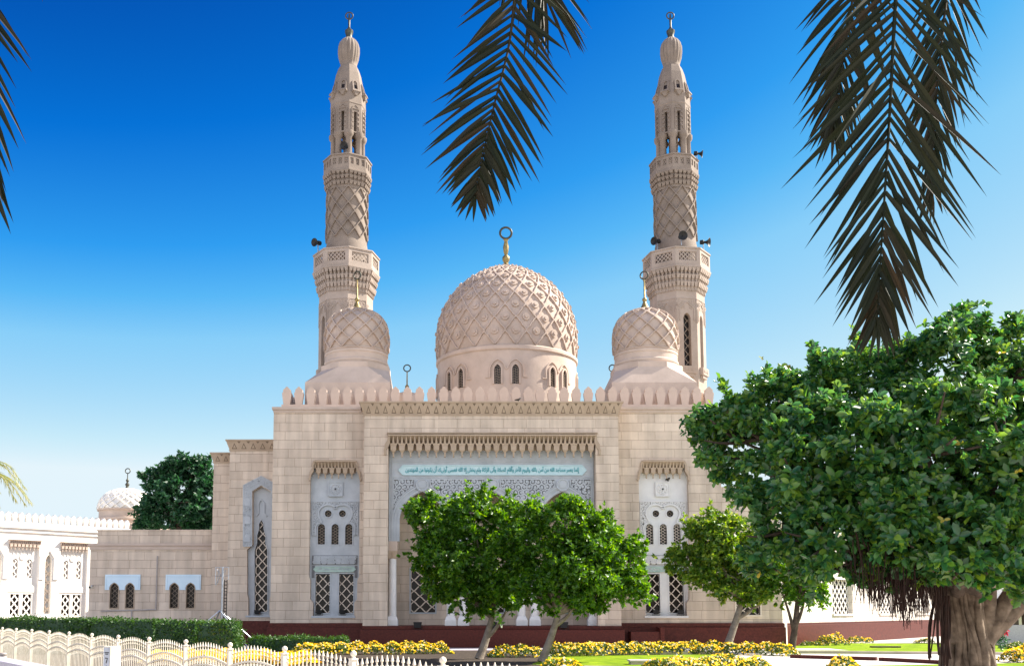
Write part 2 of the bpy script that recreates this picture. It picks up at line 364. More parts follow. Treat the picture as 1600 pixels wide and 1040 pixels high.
def scrolls(mb, inside, x0, x1, z0, z1, cell, bar, y0, y1, seed=1):
    """carved arabesque: interlaced spirals with small leaves"""
    rng = random.Random(seed); nx = max(1, int((x1 - x0) / cell)); nz = max(1, int(round((z1 - z0) / (cell * 0.86))))
    for j in range(nz):
        for i in range(nx + 1):
            cx = x0 + (i + 0.5 * (j % 2)) * cell; cz = z0 + (j + 0.5) * (z1 - z0) / nz; sg = 1 if (i + j) % 2 else -1
            ph = rng.uniform(0, 6.28); run = []; e_ = 0.0027 * ((i * 3 + j * 5) % 8)
            for k in range(19):
                a = k / 18 * 4.4 * PI / 1.6; r = cell * (0.62 - 0.028 * k); x = cx + r * math.cos(ph + sg * a); z = cz + r * math.sin(ph + sg * a)
                if inside(x, z): run.append((x, z))
                else:
                    if len(run) > 1: mb.strip(run, bar, y0 + e_, y1 + e_ * 0.1)
                    run = []
            if len(run) > 1: mb.strip(run, bar, y0 + e_, y1 + e_ * 0.1)
            if inside(cx, cz): mb.plate([circle(cx, cz, bar * 0.9, 6)], y0 - 0.006 - e_ * 0.3, y1)
def hood(mb, x0, x1, zt, zb, yf, yb, n):
    """overhanging muqarnas cornice: slab, row of pointed cells, blocks and hanging drops"""
    h = zt - zb; p = (x1 - x0) / n
    mb.box(x0 - 0.06, x1 + 0.06, yf - 0.10, yb, zt - 0.07 * h, zt)
    za = zt - 0.40 * h; zc = zt - 0.66 * h
    # sloping back of the hood
    mb.add([(x0, yf, zt - 0.07 * h), (x1, yf, zt - 0.07 * h), (x1, yb - 0.02, zc), (x0, yb - 0.02, zc), (x0, yb, zt - 0.07 * h), (x1, yb, zt - 0.07 * h)],
           [(0, 1, 2, 3), (0, 4, 5, 1), (0, 3, 4), (1, 5, 2), (3, 2, 5, 4)])
    for i in range(2 * n + 1):
        x = x0 + i * p / 2                                  # fins of the upper tier
        mb.add([(x - p * 0.05, yf - 0.03, zt - 0.07 * h), (x + p * 0.05, yf - 0.03, zt - 0.07 * h), (x + p * 0.13, yf + 0.08, za), (x - p * 0.13, yf + 0.08, za),
                (x - p * 0.05, yb, zt - 0.07 * h), (x + p * 0.05, yb, zt - 0.07 * h), (x + p * 0.13, yb, za), (x - p * 0.13, yb, za)],
               [(0, 1, 2, 3), (4, 7, 6, 5), (0, 4, 5, 1), (1, 5, 6, 2), (2, 6, 7, 3), (3, 7, 4, 0)])
    for i in range(n):
        x = x0 + (i + 0.5) * p; d = (yb - yf); cy = yf + 0.08 + p * 0.32
        mb.frus(x, cy, za - 0.07 * h, p * 0.36, p * 0.30, za + 0.02 * h, p * 0.44, p * 0.34)
        mb.frus(x, cy, zc - 0.02 * h, p * 0.31, p * 0.28, za - 0.07 * h, p * 0.33, p * 0.28)
        mb.box(x - p * 0.16, x + p * 0.16, cy, yb, zc + 0.06 * h, za)
        mb.frus(x, cy, zc - 0.12 * h, p * 0.10, p * 0.10, zc - 0.02 * h, p * 0.31, p * 0.28)
        mb.frus(x, cy, zb + 0.03 * h, p * 0.075, p * 0.075, zc - 0.12 * h, p * 0.10, p * 0.10)
        mb.frus(x, cy, zb, p * 0.03, p * 0.03, zb + 0.03 * h, p * 0.11, p * 0.11)
def tri_cornice(mb, mb2, x0, x1, y, z0, z1, out, n, ret_l=True, ret_r=True, depth=1.0):
    """flared cornice with a row of triangles (mb2: flat dark ones, recess shade put into the colour)"""
    zt = z1 - 0.09; o2 = out
    def ring(z, o): return [(x0 - (o if ret_l else 0), y - o, z), (x1 + (o if ret_r else 0), y - o, z), (x1 + (o if ret_r else 0), y + depth, z), (x0 - (o if ret_l else 0), y + depth, z)]
    prof = [(z0, 0.06), (z0 + 0.07, 0.06), (z0 + 0.08, 0.03), (zt, o2), (zt + 0.002, o2 + 0.04), (z1, o2 + 0.04)]
    vs = []; fs = []
    for z, o in prof: vs += ring(z, o)
    for i in range(len(prof) - 1):
        for k in range(4): fs.append((i * 4 + k, i * 4 + (k + 1) % 4, (i + 1) * 4 + (k + 1) % 4, (i + 1) * 4 + k))
    fs.append((0, 1, 2, 3)); fs.append(tuple(len(vs) - 4 + k for k in range(4))); mb.add(vs, fs)
    p = (x1 - x0) / n; za = z0 + 0.10; zb = zt - 0.03
    def yy(z, pr): return y - (0.03 + (o2 - 0.03) * (z - z0 - 0.08) / (zt - z0 - 0.08)) - pr
    for i in range(n):
        cx = x0 + (i + 0.5) * p
        def tri(hw, zl, zh, pr): return [(cx - hw, yy(zl, pr), zl), (cx + hw, yy(zl, pr), zl), (cx, yy(zh, pr), zh)]
        h = zb - za
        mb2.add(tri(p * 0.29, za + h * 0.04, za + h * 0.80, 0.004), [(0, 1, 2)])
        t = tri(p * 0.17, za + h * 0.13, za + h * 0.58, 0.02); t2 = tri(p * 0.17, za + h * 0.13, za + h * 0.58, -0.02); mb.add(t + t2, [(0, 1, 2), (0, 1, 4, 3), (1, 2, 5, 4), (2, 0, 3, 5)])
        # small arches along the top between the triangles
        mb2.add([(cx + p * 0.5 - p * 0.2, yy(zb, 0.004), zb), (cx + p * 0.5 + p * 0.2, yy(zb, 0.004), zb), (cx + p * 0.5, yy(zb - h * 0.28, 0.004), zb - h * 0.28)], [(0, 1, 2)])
AF = {'ا': 'FE8D FE8E', 'إ': 'FE87 FE88', 'أ': 'FE83 FE84', 'آ': 'FE81 FE82', 'ب': 'FE8F FE90 FE91 FE92', 'ة': 'FE93 FE94', 'ت': 'FE95 FE96 FE97 FE98',
      'ج': 'FE9D FE9E FE9F FEA0', 'ح': 'FEA1 FEA2 FEA3 FEA4', 'خ': 'FEA5 FEA6 FEA7 FEA8', 'د': 'FEA9 FEAA', 'ر': 'FEAD FEAE', 'ز': 'FEAF FEB0', 'س': 'FEB1 FEB2 FEB3 FEB4',
      'ش': 'FEB5 FEB6 FEB7 FEB8', 'ص': 'FEB9 FEBA FEBB FEBC', 'ع': 'FEC9 FECA FECB FECC', 'ف': 'FED1 FED2 FED3 FED4', 'ق': 'FED5 FED6 FED7 FED8',
      'ك': 'FED9 FEDA FEDB FEDC', 'ل': 'FEDD FEDE FEDF FEE0', 'م': 'FEE1 FEE2 FEE3 FEE4', 'ن': 'FEE5 FEE6 FEE7 FEE8', 'ه': 'FEE9 FEEA FEEB FEEC',
      'و': 'FEED FEEE', 'ى': 'FEEF FEF0', 'ي': 'FEF1 FEF2 FEF3 FEF4', 'ﻻ': 'FEFB FEFC', 'ﻹ': 'FEF9 FEFA'}
def shape_arabic(s):
    s = s.replace('لا', 'ﻻ').replace('لإ', 'ﻹ'); out = []
    for i, ch in enumerate(s):
        if ch not in AF: out.append(ch); continue
        F = AF[ch].split()
        pj = i > 0 and s[i - 1] in AF and len(AF[s[i - 1]].split()) == 4
        nj = len(F) == 4 and i + 1 < len(s) and s[i + 1] in AF
        out.append(chr(int(F[(3 if pj else 2) if nj else (1 if pj else 0)], 16)))
    return ''.join(reversed(out))
def lettering(name, text, m, parent, x0, x1, z0, z1, y, ext=0.02, bold=0.0):
    """raised lettering filling the box x0..x1, z0..z1 on a wall facing -Y (world coordinates)"""
    cu = bpy.data.curves.new(name, 'FONT'); cu.body = text; cu.extrude = 0.02; cu.offset = bold
    t = bpy.data.objects.new('lettering_source', cu); COL.objects.link(t)
    me = bpy.data.meshes.new_from_object(t.evaluated_get(bpy.context.evaluated_depsgraph_get()))
    bpy.data.objects.remove(t)
    co = np.empty(len(me.vertices) * 3, np.float32); me.vertices.foreach_get('co', co); co = co.reshape(-1, 3)
    a = co.min(0); b = co.max(0); off = wloc(parent); q = np.empty_like(co)
    q[:, 0] = x0 + (co[:, 0] - a[0]) / (b[0] - a[0]) * (x1 - x0) - off.x
    q[:, 2] = z0 + (co[:, 1] - a[1]) / (b[1] - a[1]) * (z1 - z0) - off.z
    q[:, 1] = y - (co[:, 2] - a[2]) / max(1e-6, b[2] - a[2]) * ext - off.y
    me.vertices.foreach_set('co', q.ravel()); me.materials.clear(); me.materials.append(M[m]); me.update()
    o = bpy.data.objects.new(name, me); COL.objects.link(o); o.parent = parent
    return o
def dome_net(mb, prof, c, nk, wave_n, r_bar, lift, amp=0.46, steps=72, z_from=0.0, top=0.97, bosses=None, scallop=0.0):
    """raised net on a surface of revolution; prof = [(r,z)] from bottom to top"""
    L = [0.0]
    for i in range(1, len(prof)): L.append(L[-1] + math.hypot(prof[i][0] - prof[i - 1][0], prof[i][1] - prof[i - 1][1]))
    def at(s):
        s *= L[-1]
        for i in range(1, len(prof)):
            if s <= L[i] + 1e-9:
                t = (s - L[i - 1]) / max(1e-9, L[i] - L[i - 1]); a, b = prof[i - 1], prof[i]
                dr, dz = b[0] - a[0], b[1] - a[1]; q = math.hypot(dr, dz)
                return a[0] + dr * t, a[1] + dz * t, dz / q, -dr / q
        return prof[-1][0], prof[-1][1], 0, 1
    def pt(th, s, o):
        r, z, nr, nz = at(s); r += nr * o; z += nz * o
        return Vector((c[0] + r * math.sin(th), c[1] - r * math.cos(th), z))
    for k in range(nk):
        sg = 1 if k % 2 else -1; vs = []; fs = []
        for i in range(steps + 1):
            s = z_from + (top - z_from) * i / steps; ph = (wave_n * i / steps) % 1.0
            tri = 1 - 4 * abs(ph - 0.5); e = amp * (0.8 * tri + 0.2 * math.sin(tri * PI / 2) ** 3)
            th = 2 * PI * (k + sg * (e + scallop * abs(math.sin(ph * 2 * PI * 3)))) / nk
            r = at(s)[0]; wb = r_bar * min(1.0, 0.35 + r / prof[0][0])
            dth = wb / max(r, 0.05)
            lf_ = lift + 0.012 * (k % 2)
            for d, o in ((-1, -0.02), (-0.75, lf_), (0.75, lf_), (1, -0.02)): vs.append(pt(th + d * dth, s, o))
            if bosses and ph < 1e-6: pass
        for i in range(steps):
            for j in range(3): fs.append((i * 4 + j, i * 4 + j + 1, (i + 1) * 4 + j + 1, (i + 1) * 4 + j))
        mb.add(vs, fs)
    if bosses:
        for k in range(nk):
            for i in range(wave_n):
                for hh in (0.0, 0.5):
                    frac = (i + hh) / wave_n; s = z_from + (top - z_from) * frac
                    wide = (k % 2 == 0) == (hh == 0.5)
                    if not wide or frac < 0.03 or frac > 0.9: continue
                    th = 2 * PI * (k + 0.5) / nk
                    # centre of each cell lies half way between neighbours when they bow apart
                    r = at(s)[0]; rb = bosses * min(1, 0.3 + r / prof[0][0]); e1 = Vector((math.cos(th), math.sin(th), 0))
                    p0 = pt(th, s, -0.02); nn = (pt(th, s, 0.1) - pt(th, s, 0)).normalized(); e2 = nn.cross(e1)
                    for rr, o, o2 in ((rb, 0.0, lift * 0.9), (rb * 0.45, lift * 0.9, lift * 1.7)):
                        ring = [p0 + (e1 * math.cos(2 * PI * q / 10) + e2 * math.sin(2 * PI * q / 10)) * rr for q in range(10)]
                        vs = [v + nn * o for v in ring] + [v + nn * (o2 + 0.02) for v in ring]
                        mb.add(vs, [(q, (q + 1) % 10, (q + 1) % 10 + 10, q + 10) for q in range(10)] + [tuple(range(10, 20))])

# ================================================================== GROUND
def sheet(name, pts, m, z, kind=True):
    mb = MB(); mb.add([(p[0], p[1], z) for p in pts], [tuple(range(len(pts)))]); o = mb.build(name, m)
    return struct(o)
sheet('ground', [(-1500, -300), (1500, -300), (1500, 2500), (-1500, 2500)], 'paving', 0.0)
def gp(px, py): g = G(px, py); return (g.x, g.y)
sheet('soil', [(-24, 44), (-1.5, 17), (4.5, 24), (4, 60.3), (-26, 60.3)], 'soil', 0.012)
sheet('lawn', [gp(830, 1038), gp(1120, 1042), gp(1150, 1022), gp(870, 1019)], 'lawn', 0.016)
sheet('lawn', [gp(1205, 1020), gp(1700, 1022.5), gp(1700, 1003.0), gp(1228, 1005)], 'lawn', 0.016)
sheet('lawn', [gp(1330, 1040), gp(1720, 1060), gp(1720, 1033), gp(1500, 1037)], 'lawn', 0.016)
sheet('path', [(-3.5, 60.2), (22, 60.2), (22, 57.2), (-3.5, 57.2)], 'granite_pale', 0.020)
def kerb(px0, py0, px1, py1, h=0.13, w=0.22, m='kerb'):
    a = G(px0, py0); b = G(px1, py1); d = (b - a).normalized(); n = Vector((-d.y, d.x, 0)) * w / 2
    mb = MB(); mb.add([a - n, a + n, b + n, b - n] + [p + Vector((0, 0, h)) for p in (a - n, a + n, b + n, b - n)],
                      [(0, 1, 2, 3), (4, 5, 6, 7), (0, 1, 5, 4), (1, 2, 6, 5), (2, 3, 7, 6), (3, 0, 4, 7)])
    return struct(mb.build('kerb', m))
kerb(868, 1023.5, 1128, 1021.5); kerb(1242, 1019.5, 1700, 1023); kerb(1236, 1027, 1370, 1031, 0.15, 0.25, 'granite'); kerb(1376, 1031.5, 1480, 1037, 0.15, 0.25, 'granite')

# ================================================================== MOSQUE
YP = 62.0; YW = 63.2; YS1 = 65.2; YS2 = 67.0
XC = WX(767, 975, YP)
mosque = thing('mosque', 'large cream stone mosque with carved domes, battlements and a three arched marble porch', 'mosque', (XC, YP, 0))
def X(px, py, y=YP): return WX(px, py, y)
def Z(py, y=YP): return WZ(py, y)
zpl = Z(977); ztop = Z(648)
xl = X(568, 800); xr = X(968, 800)
rx0 = X(606, 800); rx1 = X(932, 800); rzt = Z(681)
D_PORT = 6.0
mb = MB()
mb.plate([[(xl, zpl), (xl, ztop), (xr, ztop), (xr, zpl), (rx1, zpl), (rx1, rzt), (rx0, rzt), (rx0, zpl)]], YP, YP + D_PORT)
portal = mb.build('portal', 'stone', mosque)
# back wall of the porch with door and windows
YB = YP + 3.6
bx = [X(661, 900, YB), X(768, 900, YB), X(878, 900, YB)]
wz0, wz1 = Z(956, YB), Z(889, YB); whw = 19 * MPP(920, YB)
mb = MB(); mb.plate([rect(rx0 - 0.05, rx1 + 0.05, zpl - 0.2, rzt + 0.1)] + [rect(b - whw, b + whw, wz0, wz1) for b in bx], YB, YB + 0.5)
mb.build('porch_wall', 'stone', mosque)
def framed_window(parent, cx, hw, z0, z1, y, kind='rect', rise=0.0, net=(0.42, 0.62, 0.055), frame='marble', lattice='screen', fw=0.09, glass_in=0.28, pointed=True, poly=None, fproud=0.05):
    if poly is None: poly = rect(cx - hw, cx + hw, z0, z1) if kind == 'rect' else (circle(cx, (z0 + z1) / 2, hw, 18) if kind == 'round' else window_poly(cx, hw, z0, z1, rise, pointed))
    g = MB(); g.plate([offset_poly(poly, 0.02)], y + glass_in, y + glass_in + 0.04); win = g.build('window', 'glass', parent)
    f = MB(); f.plate([offset_poly(poly, fw), poly], y - fproud, y + 0.12); f.build('frame', frame, win)
    l = MB(); w, p, bar = net; nn = max(1, round(2 * hw / w)); pp = (z1 - z0) / max(1, round((z1 - z0) / p))
    ogee_net(l, in_poly(poly), cx - hw, cx + hw, z0, z1, 2 * hw / nn, pp, bar, y + 0.10, y + 0.15)
    if l.v: l.build('lattice', lattice, win)
    return win
for b in bx: framed_window(mosque, b, whw, wz0, wz1, YB, net=(0.37, 0.62, 0.07))
# porch ceiling is the underside of the lintel; floor is the plinth.  Red granite plinth
pz = zpl
mb = MB()
mb.box(xl - 0.12, xr + 0.12, YP - 0.45, YP + 3.55, 0, Z(983)); mb.box(xl - 0.05, xr + 0.05, YP - 0.10, YP + 3.57, Z(983), zpl)
mb.build('plinth', 'granite', mosque, bevel=0.02)
wzp = Z(972.5, YW); wl0 = X(425, 800, YW); wr1 = X(1128, 800, YW)
mb = MB()
mb.box(wl0 - 0.15, xl - 0.13, YW - 0.25, YW + 6, 0, wzp - 0.25); mb.box(wl0 - 0.08, xl - 0.06, YW - 0.12, YW + 6, wzp - 0.25, wzp)
mb.build('plinth', 'granite', mosque, bevel=0.02); mb = MB()
xr2 = X(1221, 900, YW); mb.box(xr + 0.13, xr2 + 0.1, YW - 0.25, YW + 6, 0, wzp - 0.25); mb.box(xr + 0.06, xr2 + 0.04, YW - 0.12, YW + 6, wzp - 0.25, wzp)
mb.build('plinth', 'granite', mosque, bevel=0.02); mb = MB()
s0 = X(352, 900, YS1)
mb.box(s0 - 0.1, wl0 - 0.16, YS1 - 0.15, YS1 + 4, 0, Z(969, YS1))
mb.build('plinth', 'granite', mosque, bevel=0.02)
# granite step by the right of the porch
mb = MB(); mb.box(X(985, 990, YW - 1), X(1030, 990, YW - 1), YW - 1.2, YW - 0.27, 0, Z(986, YW - 1)); mb.box(X(1030, 990, YW - 1) + 0.01, X(1037, 990, YW - 1), YW - 1.3, YW - 0.27, 0, Z(979, YW - 1)); mb.build('plinth_step', 'granite', mosque, bevel=0.015)
# cornice over the portal
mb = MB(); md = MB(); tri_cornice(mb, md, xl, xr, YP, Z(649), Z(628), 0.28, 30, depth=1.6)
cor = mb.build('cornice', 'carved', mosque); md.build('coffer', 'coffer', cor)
mb = MB(); mb.box(xl - 0.3, xr + 0.3, YP + 1.62, YP + D_PORT, ztop + 0.001, Z(629)); mb.build('portal_roof', 'plaster', mosque)
# muqarnas hood in the head of the recess
mb = MB(); hx0 = X(608, 690); hx1 = X(930, 690); hood(mb, hx0, hx1, Z(679), Z(714), YP - 0.12, YP + 0.85, 24)
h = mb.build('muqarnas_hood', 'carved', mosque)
mb = MB()
for sx, x in ((-1, X(606, 690)), (1, X(932, 690))):      # scrolled ends of the hood
    pr = [(0, Z(678)), (0.12, Z(680)), (0.15, Z(688)), (0.30, Z(694)), (0.30, Z(700)), (0.36, Z(703)), (0.34, Z(710)), (0.22, Z(711)), (0.22, Z(703)), (0.06, Z(697)), (-0.02, Z(690))]
    mb.plate([[(x + sx * (a - 0.12), b) for a, b in pr]], YP - 0.14, YP - 0.003)
mb.box(X(606, 690) - 0.05, X(932, 690) + 0.05, YP - 0.24, YP - 0.003, Z(677.5), Z(676)); mb.build('hood_trim', 'carved', h)
# marble screen with three pointed arches
YM = YP + 0.75; TM = 0.45
ac = [X(659.5, 800, YM), X(769.5, 800, YM), X(879.5, 800, YM)]; ahw = 35.2 * MPP(800, YM)
zsp = Z(812, YM); zap = Z(767.5, YM); zim = Z(845, YM)
def arch_hole(c, hw, g=0.0): return [(c - hw - g, zim - 0.02)] + arch_pts(c, hw + g, zsp, zap - zsp + g, 12) + [(c + hw + g, zim - 0.02)]
out = [(rx0 + 0.02, zim), (rx0 + 0.02, rzt - 0.05), (rx1 - 0.02, rzt - 0.05), (rx1 - 0.02, zim)]
lower = []
for c in reversed(ac): lower += list(reversed([(c - ahw, zim)] + arch_pts(c, ahw, zsp, zap - zsp, 12) + [(c + ahw, zim)]))
mb = MB(); mb.plate([out + lower], YM, YM + TM); screen = mb.build('marble_screen', 'marble', mosque)
# mouldings round the arches
mb = MB()
for c in ac:
    for g, w, pr in ((0.11, 0.07, 0.06), (0.30, 0.05, 0.04), (0.42, 0.10, 0.07)):
        mb.strip([(c - ahw - g, zim)] + arch_pts(c, ahw + g, zsp, zap - zsp + g * 0.9, 14) + [(c + ahw + g, zim)], w, YM - pr, YM + 0.01)
mb.build('archivolt', 'marble', screen)
# spandrels: ground coloured dark to give recess shade, raised scrolls over it
zs0 = Z(830, YM); zs1 = Z(748.5, YM); fx0 = X(612, 780, YM); fx1 = X(926, 780, YM)
edges = [fx0] + ac + [fx1]
sg = MB(); sc = MB()
for i in range(4):
    a, b = edges[i], edges[i + 1]
    xa = a + (0.10 if i == 0 else 0.50); xb = b - (0.10 if i == 3 else 0.50)
    pts = [(xa, zs1)]; N = 14; top = [(xa, zs1), (xb, zs1)]; bot = []
    def zarch(x):
        best = zs0
        for c in ac:
            u = abs(x - c)
            hw = ahw + 0.52
            if u < hw:
                t = math.acos(min(1, u / hw)) / (PI / 2); best = max(best, zsp + (zap - zsp + 0.50) * (0.80 * math.sin(t * PI / 2) + 0.20 * t * t))
        return best
    for k in range(N + 1):
        x = xb + (xa - xb) * k / N; z = zarch(x); bot.append((x, min(z, zs1 - 0.05)))
    poly = top + bot
    sg.plate([poly], YM - 0.02, YM + 0.002)
    scrolls(sc, in_poly(offset_poly(poly, -0.03)), xa, xb, zs0, zs1, 0.36, 0.075, YM - 0.075, YM - 0.018, seed=i + 3)
    sc.strip(poly + [poly[0]], 0.06, YM - 0.08, YM - 0.018)
spn = sg.build('spandrel', 'marble_recess', screen)
sc.build('arabesque', 'marble', screen)
for c in ac:
    ros = MB(); ros.plate([circle(c, Z(757.5, YM), 0.40, 20)], YM - 0.09, YM + 0.01); ros.torus((c, YM - 0.09, Z(757.5, YM)), 0.36, 0.05, 20, 6); ros.plate([circle(c, Z(757.5, YM), 0.22, 8)], YM - 0.14, YM - 0.08)
    ros.build('rosette', 'marble', screen)
# inscription band
mb = MB(); ix0, ix1 = X(613, 740, YM), X(926, 740, YM)
for z0, z1 in ((Z(745.5, YM), Z(743.8, YM)), (Z(722, YM), Z(720.4, YM))): mb.box(ix0, ix1, YM - 0.05, YM + 0.01, z0, z1)
for x in (ix0, ix1): mb.box(x - 0.035, x + 0.035, YM - 0.051, YM + 0.012, Z(840, YM), Z(720, YM))
mb.build('moulding', 'marble', screen)
cz0, cz1 = Z(741.5, YM), Z(727, YM); cx0, cx1 = X(623, 735, YM), X(916, 735, YM); hh = (cz1 - cz0) / 2
pl = [(cx0, cz0 + hh)] + [(cx0 + 0.25, cz1), (cx1 - 0.25, cz1), (cx1, cz0 + hh), (cx1 - 0.25, cz0), (cx0 + 0.25, cz0)]
mb = MB(); mb.plate([pl], YM - 0.07, YM + 0.01); mb.strip(pl + [pl[0]], 0.06, YM - 0.11, YM - 0.06); insc = mb.build('inscription_panel', 'teal_pale', mosque)
verse = 'إنما يعمر مساجد الله من آمن بالله واليوم الآخر وأقام الصلاة وآتى الزكاة ولم يخش إلا الله فعسى أولئك أن يكونوا من المهتدين'
lettering('lettering', shape_arabic(verse.replace('ئ', 'ى')), 'teal', insc, cx0 + 0.42, cx1 - 0.42, cz0 + 0.05, cz1 - 0.04, YM - 0.065, 0.04, 0.018)
# columns (base, shaft, capital)
def column(px, y):
    x = X(px, 920, y); k = MPP(920, y); r = 6.3 * k
    s = MB(); s.lathe([(r * 1.02, Z(962, y)), (r, Z(950, y)), (r * 0.93, Z(872, y))], (x, y + 0.22), 20, cap=True)
    col = s.build('column', 'niche_white', mosque, smooth=40)
    b = MB(); b.frus(x, y + 0.22, pz, r * 1.45, r * 1.45, Z(968, y), r * 1.42, r * 1.42); b.frus(x, y + 0.22, Z(968, y), r * 1.42, r * 1.42, Z(962, y), r * 1.02, r * 1.02)
    b.build('base', 'niche_white', col, bevel=0.02)
    c = MB(); c.frus(x, y + 0.22, Z(872, y), r * 0.95, r * 0.95, Z(862, y), r * 1.25, r * 1.25); c.box(x - r * 1.3, x + r * 1.3, y + 0.22 - r * 1.3, y + 0.22 + r * 1.3, Z(862, y), Z(859.5, y))
    for q in range(4): c.lathe([(0.03, Z(870 - 2 * q, y)), (0.05, Z(868.5 - 2 * q, y))], (x, y + 0.22 - r * (1.05 + 0.05 * q)), 6)
    c.build('capital', 'carved', col)
    i = MB(); i.box(x - r * 1.18, x + r * 1.18, y + 0.22 - r * 1.15, y + 0.22 + r * 1.15, Z(859.5, y), zim); i.plate([circle(x, Z(852, y), r * 0.7, 12)], y + 0.22 - r * 1.25, y + 0.22 - r * 1.14)
    i.build('impost', 'plaster', col)
for px in (613, 704, 724, 815, 835.5, 927): column(px, YM)
# ------------------------------------------------ wings
def wing(name, x0, x1, holes, y, zb, zt, depth, m='stone'):
    mb = MB(); mb.plate([rect(x0, x1, zb, zt)] + holes, y, y + depth); return mb
def niche_poly(pc, y):
    P = [(-32, 962), (-32, 941), (-36.5, 935), (-36.5, 906), (-39, 900), (-39, 744), (-35, 735), (-35, 724), (-31, 719.5), (31, 719.5), (35, 724), (35, 735), (39, 744), (39, 900), (36.5, 906), (36.5, 935), (32, 941), (32, 962)]
    xm = X(pc, 830, y); k = MPP(830, y); return [(xm + a * k, Z(b, y)) for a, b in P]
def wing_niche(pc, y, marble, ground, cart):
    """sunk bay: hood, rosette, two round and three arched windows, frieze and two lattice windows"""
    xm = X(pc, 830, y); k = MPP(830, y); y2 = y + 0.42
    def px(a): return xm + a * k
    cw = [px(-21.5), px(0), px(21.5)]; hwa = 5.6 * k; hz0, hz1 = Z(850, y2), Z(818, y2)
    cr = [px(-11.2), px(11.2)]; zc = Z(802, y2); rc = 5.4 * k
    lw = [px(-18.5), px(18.5)]; lh = 11.2 * k; lz0, lz1 = Z(957, y2), Z(896, y2)
    holes = [window_poly(c, hwa, hz0, hz1, hwa * 1.1, False) for c in cw] + [circle(c, zc, rc, 18) for c in cr] + [rect(c - lh, c + lh, lz0, lz1) for c in lw]
    mb = MB(); mb.plate([rect(px(-41), px(41), Z(964, y2), Z(716, y2))] + holes, y2, y2 + 0.3); back = mb.build('niche_marble', marble, mosque)
    for c in cw: framed_window(mosque, c, hwa, hz0, hz1, y2, 'arch', hwa * 1.1, net=(0.145, 0.19, 0.03), frame=marble, lattice='screen_brown' if marble == 'marble' else 'screen', fw=0.06, glass_in=0.22, pointed=False)
    for c in cr: framed_window(mosque, c, rc, zc - rc, zc + rc, y2, 'round', net=(0.145, 0.21, 0.03), frame=marble, lattice='screen_brown', fw=0.07, glass_in=0.22)
    for c in lw: framed_window(mosque, c, lh, lz0, lz1, y2, net=(0.29, 0.56, 0.055), frame=marble, fw=0.06, glass_in=0.24)
    # carved ground round the windows
    ox0, ox1, oz0, oz1 = px(-35.5), px(35.5), Z(836, y2), Z(783.5, y2)
    r1 = 15.5 * k; inner = [(px(-30), Z(836, y2))]
    inner += [(px(-21.5) - 9.3 * k * math.cos(t), Z(825, y2) + 9.3 * k * math.sin(t)) for t in [i * PI / 2 / 5 for i in range(6)]]
    inner += [(px(-11.2) - r1 * math.cos(t), zc + r1 * math.sin(t) * 0.92) for t in [(-0.15 + i * (PI * 0.82 + 0.15) / 9) for i in range(10)]]
    inner += [(2 * xm - a, b) for a, b in reversed(inner)]
    poly = [(ox0, oz0), (ox0, oz1), (ox1, oz1), (ox1, oz0)] + list(reversed(inner))
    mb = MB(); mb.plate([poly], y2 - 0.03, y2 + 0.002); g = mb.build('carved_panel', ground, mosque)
    mb = MB(); scrolls(mb, in_poly(poly), ox0, ox1, oz0, oz1, 0.21, 0.05, y2 - 0.075, y2 - 0.028, seed=int(pc))
    mb.strip(poly + [poly[0]], 0.06, y2 - 0.085, y2 - 0.028); mb.strip(inner, 0.10, y2 - 0.11, y2 - 0.028); mb.build('arabesque', marble, g)
    # rosette block
    rz = Z(764, y2); h = 10.8 * k; mb = MB(); mb.box(xm - h, xm + h, y2 - 0.10, y2 + 0.01, rz - h, rz + h); mb.torus((xm, y2 - 0.10, rz), h * 0.72, 0.045, 24, 6)
    mb.strip(rect(xm - h, xm + h, rz - h, rz + h) + [(xm - h, rz - h)], 0.07, y2 - 0.15, y2 - 0.09)
    for q in range(8):
        t = q * PI / 4; mb.strip([(xm, rz), (xm + h * 0.3 * math.cos(t + 0.2), rz + h * 0.3 * math.sin(t + 0.2)), (xm + h * 0.6 * math.cos(t), rz + h * 0.6 * math.sin(t))], 0.07, y2 - 0.14, y2 - 0.09)
    mb.build('rosette', marble, mosque)
    # frieze of carved blocks, cartouche, shoulders
    mb = MB(); mb.box(px(-35.5), px(35.5), y2 - 0.05, y2 + 0.01, Z(881.5, y2), Z(867, y2)); f = mb.build('frieze', ground, mosque)
    mb = MB()
    for q in range(6):
        a = px(-33 + 11 * q); b = px(-33 + 11 * q + 10.4); w0 = (b - a) * 0.22 * (1 if q % 2 else -0.2)
        mb.plate([[(a + w0, Z(881, y2)), (a - w0 * 0.2, Z(868, y2)), (b + w0 * 0.2, Z(868, y2)), (b - w0, Z(881, y2))]], y2 - 0.10, y2 - 0.04)
    k0 = len(mb.v); scrolls(mb, lambda x, z: True, px(-32), px(32), Z(880, y2), Z(869, y2), 0.24, 0.05, y2 - 0.14, y2 - 0.09, seed=7)
    mb.build('carving', marble, f)
    for s in (-1, 1):
        mb = MB(); mb.plate([[(px(s * 35.5), Z(902, y2)), (px(s * 35.5), Z(883, y2)), (px(s * 31.5), Z(883, y2)), (px(s * 31.5), Z(902, y2))]], y2 - 0.06, y2 + 0.004); mb.build('carved_shoulder', ground, mosque)
    c0, c1, d0, d1 = px(-33), px(33), Z(892.5, y2), Z(885, y2); e = 0.16; dm = (d0 + d1) / 2
    cp = [(c0, dm), (c0 + e, d1), (c1 - e, d1), (c1, dm), (c1 - e, d0), (c0 + e, d0)]
    mb = MB(); mb.plate([cp], y2 - 0.09, y2 + 0.01); mb.strip(cp + [cp[0]], 0.05, y2 - 0.12, y2 - 0.08); ct = mb.build('cartouche', cart, mosque)
